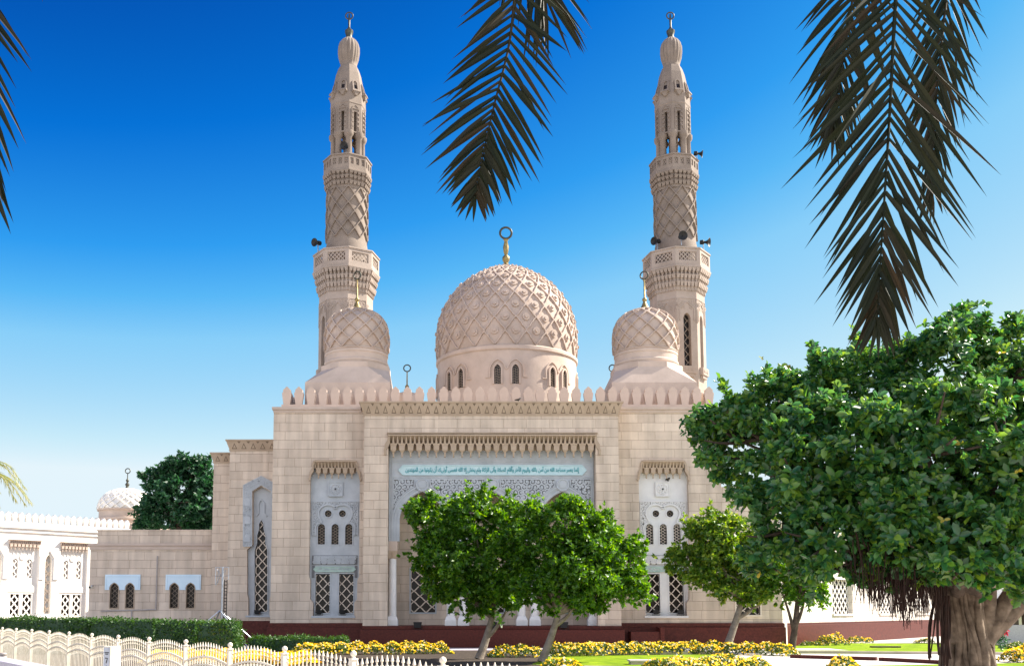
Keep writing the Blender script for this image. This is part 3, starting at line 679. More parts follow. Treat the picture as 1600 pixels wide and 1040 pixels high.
    lettering('lettering', shape_arabic('لا إله إلا الله محمد رسول الله'.replace('ه ', 'ه ')), marble, ct, c0 + 0.3, c1 - 0.3, d0 + 0.06, d1 - 0.05, y2 - 0.088, 0.03, 0.01)
    mb = MB(); hood(mb, px(-31.5), px(31.5), Z(720, y), Z(747, y), y - 0.10, y2, 6)
    for s in (-1, 1):
        pr = [(30.5, 718.5), (34, 719.5), (36, 724), (36, 731), (40, 737), (40, 744), (42, 748), (40, 752), (38, 748), (37.5, 742), (33.5, 736), (33.5, 727)]
        mb.plate([[(px(s * a), Z(b, y)) for a, b in pr]], y - 0.12, y - 0.003)
    mb.box(px(-31), px(31), y - 0.14, y - 0.003, Z(720, y), Z(718.3, y))
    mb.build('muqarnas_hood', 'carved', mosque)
    mb = MB(); mb.box(px(-34), px(34), y - 0.06, y2 - 0.001, Z(964.5, y), Z(961.5, y)); mb.build('sill', marble, mosque)
wzt = Z(640, YW)
nl, nr = niche_poly(522.5, YW), niche_poly(1038.5, YW)
mb = MB(); mb.plate([rect(wl0, xl - 0.001, wzp, wzt), nl], YW, YW + 1.2); mb.box(wl0, xl + 1, YW + 1.21, YW + 5, wzp, wzt); mb.build('wing_wall', 'stone', mosque)
mb = MB(); mb.plate([rect(xr + 0.001, wr1, wzp, wzt), nr], YW, YW + 1.2); mb.box(xr - 1, wr1, YW + 1.21, YW + 5, wzp, wzt); mb.build('wing_wall', 'stone', mosque)
wing_niche(522.5, YW, 'marble', 'marble_recess', 'sage'); wing_niche(1038.5, YW, 'niche_white', 'niche_ground', 'sage')  # right niche: same marble, warm bounce light put into its whiter colour
# lower part of the right wing, running on behind the trees
xr2 = X(1221, 900, YW); wv = [X(1150, 920, YW) , X(1187, 920, YW)]
mb = MB(); mb.plate([rect(wr1 + 0.001, xr2, wzp, Z(760, YW)), rect(wv[0], wv[1], Z(960, YW), Z(905, YW))], YW + 0.05, YW + 0.8); mb.box(wr1 + 0.001, xr2, YW + 0.81, YW + 14, wzp, Z(760, YW)); mb.build('side_bay', 'stone', mosque)
framed_window(mosque, (wv[0] + wv[1]) / 2, (wv[1] - wv[0]) / 2, Z(960, YW), Z(905, YW), YW + 0.05, net=(0.3, 0.56, 0.055), frame='screen', fw=0.1)
# roof line of the wings: string course and parapet with merlons
YPA = YW + 0.10
zpa = Z(628, YPA); zmt = Z(604, YPA)
mb = MB(); mb.box(wl0 - 0.10, xl - 0.31, YW - 0.16, YW + 5, wzt, Z(636, YW)); 
mb.box(wl0 - 0.02, xl - 0.31, YW - 0.07, YW + 5, wzt - 0.18, wzt); mb.build('string_course', 'plaster', mosque); mb = MB(); mb.box(xr + 0.31, wr1 + 0.10, YW - 0.16, YW + 5, wzt, Z(636, YW)); mb.box(xr + 0.31, wr1 + 0.02, YW - 0.07, YW + 5, wzt - 0.18, wzt); mb.build('string_course', 'plaster', mosque)
pa0, pa1 = X(435, 620, YPA), X(1124, 620, YPA)
mb = MB(); mb.box(pa0, pa1, YPA + 1.2, YPA + 1.55, Z(636, YW), zpa + 0.10); mb.box(pa0, pa0 + 0.35, YPA + 1.56, 84, Z(636, YW), zpa + 0.1); mb.box(pa1 - 0.35, pa1, YPA + 1.56, 84, Z(636, YW), zpa + 0.1)
parapet = mb.build('parapet', 'plaster', mosque)
YMER = YPA + 1.2; zm0 = zpa + 0.10; zm1 = Z(603.5, YMER); mh = zm1 - zm0; pitch = 18.8 * MPP(615, YMER)
prof = [(-0.25, 0), (-0.36, 0.55), (-0.36, 0.66), (-0.285, 0.69), (-0.285, 0.82), (-0.03, 1.0), (0.03, 1.0), (0.285, 0.82), (0.285, 0.69), (0.36, 0.66), (0.36, 0.55), (0.25, 0)]
nm = int(round((pa1 - pa0 - pitch * 0.8) / pitch)) + 1; first = None
for i in range(nm):
    x = pa0 + pitch * 0.42 + (pa1 - pa0 - pitch * 0.84) * i / (nm - 1)
    if first is None:
        mb = MB(); mb.plate([[(a * pitch * 1.08, b * mh) for a, b in prof]], 0.02, 0.33); first = mb.build('merlon', 'plaster', parapet, local=True, bevel=0.006); o = first
    else:
        o = first.copy(); COL.objects.link(o); o.parent = parapet
    o.location = Vector((x, YMER, zm0)) - wloc(parapet)
for s, x in ((0, pa0 + 0.01), (1, pa1 - 0.34)):           # merlons returning along the sides
    for i in range(14):
        o = first.copy(); COL.objects.link(o); o.parent = parapet; o.rotation_euler = (0, 0, PI / 2)
        o.location = Vector((x + 0.34, YMER + 1.0 + i * pitch, zm0)) - wloc(parapet)
# main hall behind the facade
mb = MB(); mb.box(wl0 + 0.05, wr1 - 0.05, YW + 5.01, 92, 0, Z(637, YW)); mb.build('hall_wall', 'stone', mosque)
# ------------------------------------------------ stepped bays on the left
s0x, s1x = X(356, 850, YS1), wl0 + 0.5; s1t = Z(703, YS1)
op = [(394, 961), (394, 855), (394.5, 768), (408.5, 759.5), (423, 768), (423, 855), (419, 863), (419, 925), (416, 932), (416, 961)]
op = [(388, 961), (388, 935), (386, 927), (386, 858), (395, 850), (395, 768), (408.5, 759.5), (423, 768), (423, 850), (424, 858), (424, 927), (421, 935), (421, 961)]
opw = [(X(a, b, YS1), Z(b, YS1)) for a, b in op]
mb = MB(); mb.plate([rect(s0x, s1x, Z(969, YS1), s1t), opw], YS1, YS1 + 0.9); mb.box(s0x, s1x, YS1 + 0.91, YS1 + 12, Z(969, YS1), s1t); mb.build('stepped_bay', 'stone', mosque)
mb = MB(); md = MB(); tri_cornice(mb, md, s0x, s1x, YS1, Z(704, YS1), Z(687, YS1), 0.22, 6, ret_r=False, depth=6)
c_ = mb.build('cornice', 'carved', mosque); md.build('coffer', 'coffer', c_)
yb = YS1 + 0.35; zq = [(398, 955), (398, 860), (402, 848), (402, 836), (405, 826), (405, 818), (408.5, 812), (412, 818), (412, 826), (415, 836), (415, 848), (418, 860), (418, 955)]
wq = [(X(a, b, yb), Z(b, yb)) for a, b in zq]
mb = MB(); mb.plate([rect(X(382, 860, yb), X(428, 860, yb), Z(962, yb), Z(757, yb)), wq], yb, yb + 0.3); back = mb.build('niche_marble', 'marble', mosque)
xa_, xb_ = wq[0][0], wq[-1][0]
framed_window(mosque, (xa_ + xb_) / 2, (xb_ - xa_) / 2, Z(955, yb), Z(812, yb), yb, net=(0.28, 0.57, 0.06), frame='marble', fw=0.06, poly=wq, lattice='screen')
mb = MB(); pth = [(X(a, b, yb), Z(b, yb)) for a, b in ((400, 806), (404, 802), (404, 786), (408.5, 780), (413, 786), (413, 802), (417, 806))]; mb.strip(pth, 0.09, yb - 0.1, yb + 0.01); mb.build('blind_arch', 'marble', back)
fo = [(381, 853), (381, 758), (408.5, 744), (431, 756), (431, 853), (424.5, 853), (424.5, 767), (408.5, 757), (393.5, 767), (393.5, 853)]
fow = [(X(a, b, YS1), Z(b, YS1)) for a, b in fo]
mb = MB(); mb.plate([fow], YS1 - 0.09, YS1 + 0.01); mb.strip(fow + [fow[0]], 0.07, YS1 - 0.14, YS1 - 0.08); fr = mb.build('carved_frame', 'marble', mosque)
mb = MB()
for b0 in (765, 779, 793, 807, 821, 835):
    for a0, a1 in ((382.5, 392), (425.5, 430)):
        if (b0 // 14) % 2: mb.box(X(a0, b0, YS1), X(a1, b0, YS1), YS1 - 0.15, YS1 - 0.085, Z(b0 + 11.5, YS1), Z(b0, YS1))
scrolls(mb, in_poly(fow), fow[1][0], fow[3][0], Z(852, YS1), Z(746, YS1), 0.26, 0.05, YS1 - 0.14, YS1 - 0.085, seed=4); mb.build('carving', 'marble', fr)
mb = MB(); mb.box(X(384, 961, YS1), X(424, 961, YS1), YS1 - 0.06, yb - 0.002, Z(963.5, YS1), Z(960.8, YS1)); mb.build('sill', 'marble', mosque)
t0x, t1x = X(331, 850, YS2), X(358, 850, YS2) + 0.5; t1t = Z(722, YS2)
mb = MB(); mb.box(t0x, t1x, YS2, YS2 + 12, 0, t1t); mb.build('stepped_bay', 'stone', mosque)
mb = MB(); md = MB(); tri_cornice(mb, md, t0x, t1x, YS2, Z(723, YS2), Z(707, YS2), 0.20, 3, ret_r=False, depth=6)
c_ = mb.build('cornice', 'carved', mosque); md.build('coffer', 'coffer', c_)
# ------------------------------------------------ domes
def finial(parent, x, y, prof, ring_z, ring_r, tube_r, m='gold', mr='bronze', turn=0.0):
    mb = MB(); mb.lathe(prof, (x, y), 14); f = mb.build('finial', m, parent, smooth=50)
    mb = MB(); mb.torus((0, 0, 0), ring_r, tube_r, 28, 8)
    mb.xform(Matrix.Translation((x, y, ring_z)) @ Matrix.Rotation(turn, 4, 'Z')); mb.build('crescent_ring', mr, f, smooth=60)
    return f
YD = 80.0; dcx = X(791.5, 560, YD); kd = MPP(520, YD) * 0.99
drum = MB(); zt_ = Z(568, YD)
drum.lathe([(109 * kd, Z(660, YD)), (108.5 * kd, zt_)], (dcx, YD), 64)
dome_p = [(107.0, 567), (108.6, 555), (109.2, 542), (109, 530), (108, 519), (106, 508), (102.5, 496), (97, 483), (88, 469), (76, 455), (67, 447.5), (58, 441), (48, 435), (37.5, 429.5), (27, 425), (16, 421.5), (6, 419.5), (1, 419)]
dp = [(a * kd, Z(b, YD)) for a, b in dome_p]
dome_o = MB().lathe(dp, (dcx, YD), 96).build('dome', 'dome_stone', mosque, smooth=60)
# drum with sunk arched windows in pairs
NW = 16
def on_drum(u, z, o, th0, R): th = th0 + u / R; return (dcx + (R + o) * math.sin(th), YD - (R + o) * math.cos(th), z)
drum_o = drum.build('drum', 'plaster', mosque, smooth=60)
mb = MB(); mb.lathe([(109 * kd, Z(573, YD)), (111 * kd, Z(571.5, YD)), (111 * kd, Z(567, YD)), (108.6 * kd, Z(565, YD))], (dcx, YD), 96, cap=False); mb.build('drum_moulding', 'plaster', drum_o, smooth=40)
mb = MB(); dome_net(mb, dp, (dcx, YD), 44, 5, 0.075, 0.13, amp=0.5, steps=150, z_from=0.015, top=0.985, bosses=0.30, scallop=0.05); mb.build('raised_net', 'dome_stone', dome_o)
Rd = 108.7 * kd; YDF = YD - Rd
def curved(mb, poly, th0, R, o0, o1):
    n = len(poly); vs = [on_drum(u, z, o0, th0, R) for u, z in poly] + [on_drum(u, z, o1, th0, R) for u, z in poly]
    tris = tessellate_polygon([[Vector((a, b, 0)) for a, b in poly]]); fs = [tuple(t) for t in tris] + [tuple(i + n for i in t) for t in tris]
    fs += [(i, (i + 1) % n, (i + 1) % n + n, i + n) for i in range(n)]; mb.add(vs, fs)
def curved_strip(mb, pts, w, th0, R, o0, o1):
    P = [Vector(p) for p in pts]; m = len(P); vs = []; fs = []
    for i, p in enumerate(P):
        t = (P[min(i + 1, m - 1)] - P[max(i - 1, 0)]).normalized(); q = Vector((-t.y, t.x)) * w / 2
        for a, o in ((p - q, o1), (p + q, o1), (p + q, o0), (p - q, o0)): vs.append(on_drum(a.x, a.y, o, th0, R))
    for i in range(m - 1):
        for k in range(4): fs.append((i * 4 + k, i * 4 + (k + 1) % 4, (i + 1) * 4 + (k + 1) % 4, (i + 1) * 4 + k))
    fs += [(0, 1, 2, 3), tuple(4 * m - 4 + k for k in range(4))]; mb.add(vs, fs)
for j in range(8):
    thp = R_(-3.2) + j * PI / 4
    if math.cos(thp) < -0.2: continue
    for s in (-1, 1):
        u = s * 0.66; z0, z1 = Z(599, YDF), Z(567.5, YDF); wp = window_poly(u, 0.31, z0, z1, 0.45, True)
        g = MB(); curved(g, wp, thp, Rd, -0.02, 0.012); wn_ = g.build('window', 'glass', drum_o)
        f = MB(); curved_strip(f, wp, 0.12, thp, Rd, -0.01, 0.14); f.build('frame', 'plaster', wn_)
        l = MB()
        for zz in np.arange(z0 + 0.12, z1 - 0.2, 0.19): curved_strip(l, [(u - 0.3, zz), (u - 0.1, zz + 0.09), (u + 0.1, zz - 0.02), (u + 0.3, zz + 0.08)], 0.03, thp, Rd, 0.01, 0.03)
        for uu in (-0.16, 0.0, 0.16): curved_strip(l, [(u + uu, z0), (u + uu + 0.03, z0 + 0.5), (u + uu - 0.02, z1 - 0.35)], 0.03, thp, Rd, 0.01, 0.035)
        l.build('lattice', 'screen_brown', wn_)
    f = MB()
    a1 = arch_pts(-0.66, 0.58, Z(576, YDF), 0.75, 8); a2 = arch_pts(0.66, 0.58, Z(576, YDF), 0.75, 8)
    curved_strip(f, [(-1.55, Z(588, YDF)), (-1.24, Z(588, YDF)), (-1.24, Z(576, YDF))] + a1[1:-1] + [(0, Z(576, YDF))] + a2[1:-1] + [(1.24, Z(576, YDF)), (1.24, Z(588, YDF)), (1.55, Z(588, YDF))], 0.09, thp, Rd, -0.01, 0.09)
    f.build('window_moulding', 'plaster', drum_o)
zd = Z(420, YD)
finial(dome_o, dcx, YD, [(0.45, zd - 0.15), (0.40, zd + 0.05), (0.16, zd + 0.45), (0.30, zd + 0.75), (0.30, zd + 0.95), (0.12, zd + 1.15), (0.20, zd + 1.4), (0.24, zd + 1.8), (0.13, zd + 2.3), (0.22, zd + 2.42), (0.06, zd + 2.5)],
       zd + 2.5 + 9.5 * kd, 9.2 * kd, 0.09)
def small_dome(px, yd, sh=0.0):
    k = MPP(540, yd); x = X(px, 560, yd); bxx = x + sh * k
    b = MB(); hwb = 63.5 * k; z1 = Z(597, yd - hwb); zo = Z(573, yd - 2.2)
    b.box(bxx - hwb, bxx + hwb, yd - hwb, yd + hwb, Z(640, YW), z1)
    n = 8; R8 = 52.5 * k / math.cos(PI / 8); vs = [(bxx - hwb, yd - hwb, z1), (bxx + hwb, yd - hwb, z1), (bxx + hwb, yd + hwb, z1), (bxx - hwb, yd + hwb, z1)]
    oc = [(x + R8 * math.sin(PI / 8 + i * PI / 4), yd - R8 * math.cos(PI / 8 + i * PI / 4), zo) for i in range(8)]
    vs += oc; fs = [tuple(range(4, 12)), (0, 1, 4, 11), (1, 2, 6, 5), (2, 3, 8, 7), (3, 0, 10, 9), (1, 5, 4), (2, 7, 6), (3, 9, 8), (0, 11, 10)]
    b.add(vs, fs); b.lathe([(R8 * 0.995, zo), (R8 * 0.995, zo + 0.35)], (x, yd), 8, PI / 8)
    base = b.build('dome_base', 'plaster', mosque)
    pr = [(49, 596), (49, 578), (49, 574), (50, 573), (50, 570), (48.3, 568), (48.3, 560), (49.3, 559), (49.3, 556), (48, 554.5)]
    d = [(a * k, Z(q, yd)) for a, q in pr]; MB().lathe(d, (x, yd), 64).build('drum', 'plaster', base, smooth=35)
    dm = [(47.5, 555), (48.6, 545), (48.8, 534), (48.3, 525), (47, 515), (44, 507), (40, 501), (34, 495.5), (27, 491.5), (19, 488.5), (10, 486.5), (2, 486)]
    dd = [(a * k, Z(q, yd)) for a, q in dm]; dm_o = MB().lathe(dd, (x, yd), 64).build('dome', 'dome_stone', mosque, smooth=60)
    mb = MB(); dome_net(mb, dd, (x, yd), 26, 4, 0.05, 0.14, amp=0.5, steps=88, z_from=0.03, top=0.96); mb.lathe([(48.2 * k, Z(554.8, yd)), (49.6 * k, Z(554, yd)), (49.6 * k, Z(552.5, yd)), (48.3 * k, Z(551.5, yd))], (x, yd), 64, cap=False); mb.build('raised_net', 'dome_stone', dm_o)
    z0 = Z(488, yd)
    finial(dm_o, x, yd, [(0.56, z0 - 0.1), (0.42, z0 + 0.15), (0.22, z0 + 0.45), (0.10, z0 + 0.75), (0.16, z0 + 0.85), (0.16, z0 + 0.95), (0.06, z0 + 1.05), (0.05, z0 + 2.35)], z0 + 2.35 + 0.27, 0.27, 0.05, turn=R_(-25))
small_dome(557, 68.5, -7.0); small_dome(1009, 68.5)
# thin gilt finials of the small roof domes behind the battlements
for px, y in ((636, 74.0), (957.5, 74.0)):
    x = X(px, 600, y); z0 = Z(612, y); mb = MB(); mb.lathe([(1.2, Z(640, YW)), (1.15, z0 - 0.6), (0.8, z0 - 0.2), (0.25, z0)], (x, y), 24); d = mb.build('cupola', 'plaster', mosque, smooth=60)
    finial(d, x, y, [(0.2, z0 - 0.05), (0.13, z0 + 0.3), (0.16, z0 + 0.4), (0.05, z0 + 0.55), (0.04, Z(581, y))], Z(575, y), 0.25, 0.045)

# ================================================================== MINARETS
def minaret(pxc, label, y, facing, speakers, tall):
    """octagonal foot, two balconies on stalactite corbels, netted round shaft, columned lantern, ribbed bulb"""
    x = X(pxc, 500, y); C = (x, y); base = thing('minaret', label, 'minaret', (x, y, 0))
    k0 = MPP(500, y)
    def r(hw, py): return hw * MPP(py, y)
    def zz(py): return Z(py, y)
    def zn(py, hw): return Z(py, y - r(hw, py))       # a height read off the near face
    rot = facing + PI / 8; c8 = 1 / math.cos(PI / 8)
    a0 = r(38.8, 520); zb = zz(452)
    # --- octagonal foot with tall sunk windows
    k = a0 * math.tan(PI / 8)            # half a side
    def face(fi): return Matrix.Translation((x, y, 0)) @ Matrix.Rotation(facing + fi * PI / 4, 4, 'Z') @ Matrix.Translation((0, -a0, 0))
    zb = zn(450, 43); foot = MB(); wz0, wz1 = zn(570, 42.5), zn(487, 42.5); hw = k * 0.36
    wp = [(-hw, wz0)] + arch_pts(0, hw, wz1 - 0.4, 0.4, 5) + [(hw, wz0)]
    for fi in range(8):
        k1 = len(foot.v); foot.plate([rect(-k, k, zz(640), zb), wp], 0, 0.5); foot.xform(face(fi), k1)
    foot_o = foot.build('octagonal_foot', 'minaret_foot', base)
    for fi in range(8):
        vis = fi in (0, 1, 7)
        g = MB(); g.plate([offset_poly(wp, 0.02)], 0.42, 0.46); g.xform(face(fi)); w_ = g.build('window', 'glass', base)
        if vis:
            l = MB(); ogee_net(l, in_poly(wp), -hw, hw, wz0, wz1, hw, 0.6, 0.05, 0.30, 0.34); l.xform(face(fi)); l.build('lattice', 'screen_brown', w_)
            f = MB(); f.strip([(-k * 0.72, zn(500, 42)), (-k * 0.72, zn(480, 42)), (0, zn(470, 42)), (k * 0.72, zn(480, 42)), (k * 0.72, zn(500, 42))], 0.07, -0.05, 0.01); f.strip([(-k * 0.94, zn(503, 42)), (-k * 0.94, zn(465, 42)), (k * 0.94, zn(465, 42)), (k * 0.94, zn(503, 42))], 0.05, -0.04, 0.01)
            scrolls(f, lambda a, b: abs(a) > k * 0.2 and b > zn(480, 42) - abs(a) * 0.4, -k * 0.85, k * 0.85, zn(482, 42), zn(467, 42), 0.3, 0.05, -0.03, 0.01, seed=fi)
            f.xform(face(fi)); f.build('carved_panel', 'minaret_foot', w_)
            b = MB(); b.box(-hw * 1.9, hw * 1.9, -0.28, 0.01, zn(583, 42), zn(571.5, 42)); b.box(-hw * 1.4, hw * 1.4, -0.20, 0.01, zn(588, 42), zn(583, 42))
            for q in (-0.6, 0, 0.6): b.plate([circle(q * hw * 1.6, zn(577, 42), 0.11, 8)], -0.31, -0.27)
            b.xform(face(fi)); b.build('window_balcony', 'minaret_foot', w_)
    # --- lower balcony
    def balcony(py_top, py_bot, hwp, hw_in, n_panel, py_corb, n_side, net=True, mt_='minaret'):
        ap = r(hwp, py_top) * 0.925; ain = r(hw_in, py_corb) * 0.925; zt, zf = zn(py_top, hwp), zn(py_bot, hwp); zc = zn(py_corb, hw_in)
        o = MB(); th = 0.22
        o.lathe([(ap * c8, zf - 0.12), (ap * c8 * 1.03, zf - 0.1), (ap * c8 * 1.03, zf + 0.02), (ap * c8, zf + 0.05), (ap * c8, zf + 0.18)], C, 8, rot)
        hs = ap * math.tan(PI / 8)
        def fm(fi): return Matrix.Translation((x, y, 0)) @ Matrix.Rotation(facing + fi * PI / 4, 4, 'Z') @ Matrix.Translation((0, -ap, 0))
        h0, h1 = zf + 0.36, zt - 0.22
        cells = []
        for q in range(n_panel):
            wv = 2 * hs / n_panel; c = -hs + wv * (q + 0.5); cells.append((c, wv * (0.36 if n_panel == 1 else 0.30)))
        for fi in range(8):
            k1 = len(o.v); o.plate([rect(-hs, hs, zf + 0.18, zt)] + [rect(c - w, c + w, h0, h1) for c, w in cells], 0, th); o.box(-hs - 0.03, hs + 0.03, -0.06, th, zt, zt + 0.10); o.xform(fm(fi), k1)
        bo = o.build('balcony', mt_, base)
        for fi in range(8):
            p = MB()
            for c, w in cells:
                if net: ogee_net(p, lambda a, b: True, c - w, c + w, h0, h1, w * 2 / (9 if n_panel == 1 else 4), 0.30, 0.055, 0.06, 0.12, 12)
                p.strip(rect(c - w, c + w, h0, h1) + [(c - w, h0)], 0.07, 0.03, 0.14)
            p.xform(fm(fi)); p.build('pierced_panel', mt_, bo)
        cb = MB(); H = zf - 0.12 - zc
        tiers = [(0.0, 0.30, 1.0), (0.30, 0.62, 0.72), (0.62, 1.0, 0.36)]
        core = []
        for i in range(7): t = i / 6; core.append((ain * 1.0 + (ap * 0.90 - ain) * (t ** 1.5), zc + H * t))
        cb.lathe([(a * c8, b) for a, b in core], C, 8, rot)
        for ti, (u0, u1, _) in enumerate(reversed(tiers)):
            z0 = zc + H * (1 - u1); z1 = zc + H * (1 - u0)
            t1 = 1 - u0; rad = ain + (ap * 0.96 - ain) * (t1 ** 1.5)
            for fi in range(8):
                k1 = len(cb.v); hs2 = rad * math.tan(PI / 8); n = n_side; p = 2 * hs2 / n
                for q in range(n):
                    c = -hs2 + p * (q + 0.5); cb.frus(c, 0.05, z0 + (z1 - z0) * 0.45, p * 0.30, 0.13, z1, p * 0.46, 0.20); cb.frus(c, 0.10, z0 - 0.02, p * 0.10, 0.08, z0 + (z1 - z0) * 0.45, p * 0.26, 0.10)
                cb.box(-hs2, hs2, -0.10, 0.3, z1 - 0.06, z1 + 0.02)
                cb.xform(Matrix.Translation((x, y, 0)) @ Matrix.Rotation(facing + fi * PI / 4, 4, 'Z') @ Matrix.Translation((0, -rad, 0)), k1)
        cb.build('stalactite_corbel', mt_, base)
    balcony(386, 413, 51.0, 43.0, 1, 452, 6, mt_='minaret_foot')
    # --- round netted shaft
    sh = [(r(32.2, 385), zn(413, 51)), (r(32.2, 385), zn(375, 34)), (r(31.2, 372), zn(371, 33)), (r(30.2, 290), zn(280, 32))]
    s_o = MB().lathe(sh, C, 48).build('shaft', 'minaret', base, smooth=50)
    sp = [(r(31.1, 368), zn(367, 33)), (r(30.4, 300), zn(289, 32))]
    mb = MB(); dome_net(mb, sp, C, 20, 3, 0.05, 0.12, amp=0.5, steps=66, z_from=0.0, top=1.0); mb.build('raised_net', 'minaret', s_o)
    balcony(240, 262, 37.0, 33.0, 3, 291, 4)
    # --- lantern: core, eight columns, octagonal kiosk, tapering cap
    MB().lathe([(r(7, 240), zn(262, 37)), (r(7, 220), zn(195, 26))], C, 16).build('lantern_core', 'minaret', base, smooth=40)
    for q in range(8):
        an = facing + PI / 8 + q * PI / 4; R = r(21.8, 225); c = (x + R * math.sin(an), y - R * math.cos(an))
        s = MB(); s.lathe([(0.36, zn(256, 25)), (0.36, zn(252, 25)), (0.25, zn(250, 25)), (0.22, zn(213, 25)), (0.30, zn(211, 25)), (0.36, zn(208, 25)), (0.36, zn(203, 26))], c, 12); s.build('lantern_column', 'minaret', base, smooth=40)
    ak = r(25.2, 190); hk = ak * math.tan(PI / 8); kz0, kz1 = zn(205, 26.5), zn(160, 26.5); slot = rect(-hk * 0.22, hk * 0.22, zn(203, 26.5), zn(172, 26.5))
    def kf(fi): return Matrix.Translation((x, y, 0)) @ Matrix.Rotation(facing + fi * PI / 4, 4, 'Z') @ Matrix.Translation((0, -ak, 0))
    ko = MB()
    for fi in range(8):
        k1 = len(ko.v); ko.plate([rect(-hk, hk, kz0, kz1), offset_poly(slot, 0.0)], 0, 0.35)
        ko.strip([(-hk * 0.6, zn(200, 26.5)), (-hk * 0.6, zn(168, 26.5)), (hk * 0.6, zn(168, 26.5)), (hk * 0.6, zn(200, 26.5))], 0.06, -0.05, 0.01)
        for q in range(4): ko.box(hk * 0.3, hk * 0.55, -0.06, 0.01, zn(196 - 7 * q, 26.5), zn(193 - 7 * q, 26.5)); ko.box(-hk * 0.55, -hk * 0.3, -0.06, 0.01, zn(196 - 7 * q, 26.5), zn(193 - 7 * q, 26.5))
        ko.strip([(-hk * 0.5, zn(165.5, 26.5)), (0, zn(161.5, 26.5)), (hk * 0.5, zn(165.5, 26.5))], 0.06, -0.04, 0.01)
        ko.xform(kf(fi), k1)
    ko.lathe([(ak * c8 * 0.6, kz1 - 0.25), (ak * c8 * 1.0, kz1 - 0.02), (ak * c8 * 1.03, kz1 + 0.06), (ak * c8 * 0.98, kz1 + 0.16)], C, 8, rot)
    ko.lathe([(ak * 0.70, kz0 + 0.3), (ak * 0.70, kz0 + 1.6)], C, 8, rot)
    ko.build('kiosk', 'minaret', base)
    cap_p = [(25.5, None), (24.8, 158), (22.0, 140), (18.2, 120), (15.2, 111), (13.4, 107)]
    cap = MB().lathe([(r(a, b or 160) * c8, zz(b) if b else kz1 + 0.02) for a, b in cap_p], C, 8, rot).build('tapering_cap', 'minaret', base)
    for fi in range(8):
        an = facing + fi * PI / 4; f = MB(); g = MB(); zc0, zc1 = zn(143, 22), zn(126, 19); w = 0.19
        tilt = math.atan2(r(24, 143) - r(19, 125), zz(125) - zz(143))
        mt = Matrix.Translation((x, y, 0)) @ Matrix.Rotation(an, 4, 'Z') @ Matrix.Translation((0, -r(23.4, 143), zc0)) @ Matrix.Rotation(-tilt, 4, 'X')
        wp2 = window_poly(0, w, 0, zc1 - zc0, 0.25); g.plate([wp2], -0.10, 0.0); g.xform(mt); w_ = g.build('window', 'glass', cap)
        f.strip(wp2, 0.10, -0.20, 0.0); f.box(-w * 1.7, w * 1.7, -0.30, 0.05, -0.12, 0.02); f.frus(0, -0.10, -0.38, 0.06, 0.05, -0.12, w * 1.2, 0.16); f.xform(mt); f.build('balconet', 'minaret', w_)
    bp = [(12.6, 108), (13.2, 105.5), (12.2, 104), (13.4, 99), (15.6, 92), (16.6, 84), (16.4, 76), (14.4, 69), (11.0, 64.5), (6.5, 61), (3.5, 60)]
    MB().lathe([(r(a, b), zz(b)) for a, b in bp], C, 96, rad=lambda an, z: 1.0 + (0.10 * abs(math.sin(an * 9)) - 0.07 if zz(103) < z < zz(63) else 0)).build('ribbed_bulb', 'minaret', base, smooth=70)
    zf = zz(60)
    f = finial(base, x, y, [(0.30, zf - 0.1), (0.22, zf + 0.15), (0.30, zf + 0.4), (0.32, zf + 0.55), (0.12, zf + 0.75), (0.07, zf + 0.9), (0.085, zf + 1.4), (0.05, zf + 1.9), (0.05, zz(31.0))], zz(25), r(5.6, 25), 0.05, 'bronze')
    return base
minaret(540.5, 'left one of two tall stone minarets, horn speaker on the left of its lower balcony', 72.0, R_(-13.0), None, True)
minaret(1058.5, 'right one of two tall stone minarets, beside the leafy fig tree', 72.0, R_(9.0), None, True)
def loudspeaker(px, py, y, ang, label, size=0.30):
    p = W(px, py, y); o = thing('loudspeaker', label, 'loudspeaker', p, ang, 'horn loudspeakers on the minarets')
    h = MB(); L = [(0.10, 0.0), (0.13, 0.22), (0.20, 0.40), (0.36, 0.58), (0.50, 0.66), (0.48, 0.67), (0.30, 0.54), (0.05, 0.45)]
    k1 = 0; h.lathe([(a * size / 0.5, b * size / 0.5) for a, b in L], (0, 0), 20, cap=False); h.xform(Matrix.Rotation(R_(100), 4, 'X')); h.build('horn', 'black', o, smooth=50, local=True)
    d = MB(); d.lathe([(0.16, -0.22), (0.17, 0.02), (0.10, 0.06)], (0, 0), 14); d.xform(Matrix.Rotation(R_(100), 4, 'X')); d.build('driver', 'black', o, smooth=40, local=True)
    b = MB(); b.box(-0.03, 0.03, -0.03, 0.03, -0.62, -0.05); b.build('bracket', 'steel', o, local=True)
loudspeaker(497, 379.5, 70.6, R_(-35), 'horn loudspeaker on the left minaret, lower balcony')
loudspeaker(1027, 377, 70.9, R_(-50), 'horn loudspeaker at the left side of the right minaret, lower balcony')
loudspeaker(1064.5, 369.5, 69.6, R_(5), 'horn loudspeaker facing straight out above the right minaret lower balcony', 0.33)
loudspeaker(1099, 378.5, 70.8, R_(60), 'horn loudspeaker at the right end of the right minaret lower balcony', 0.33)
loudspeaker(541, 230, 70.8, R_(-20), 'horn loudspeaker between the lantern columns of the left minaret')
loudspeaker(1089, 240, 71.6, R_(75), 'horn loudspeaker on the upper balcony of the right minaret')

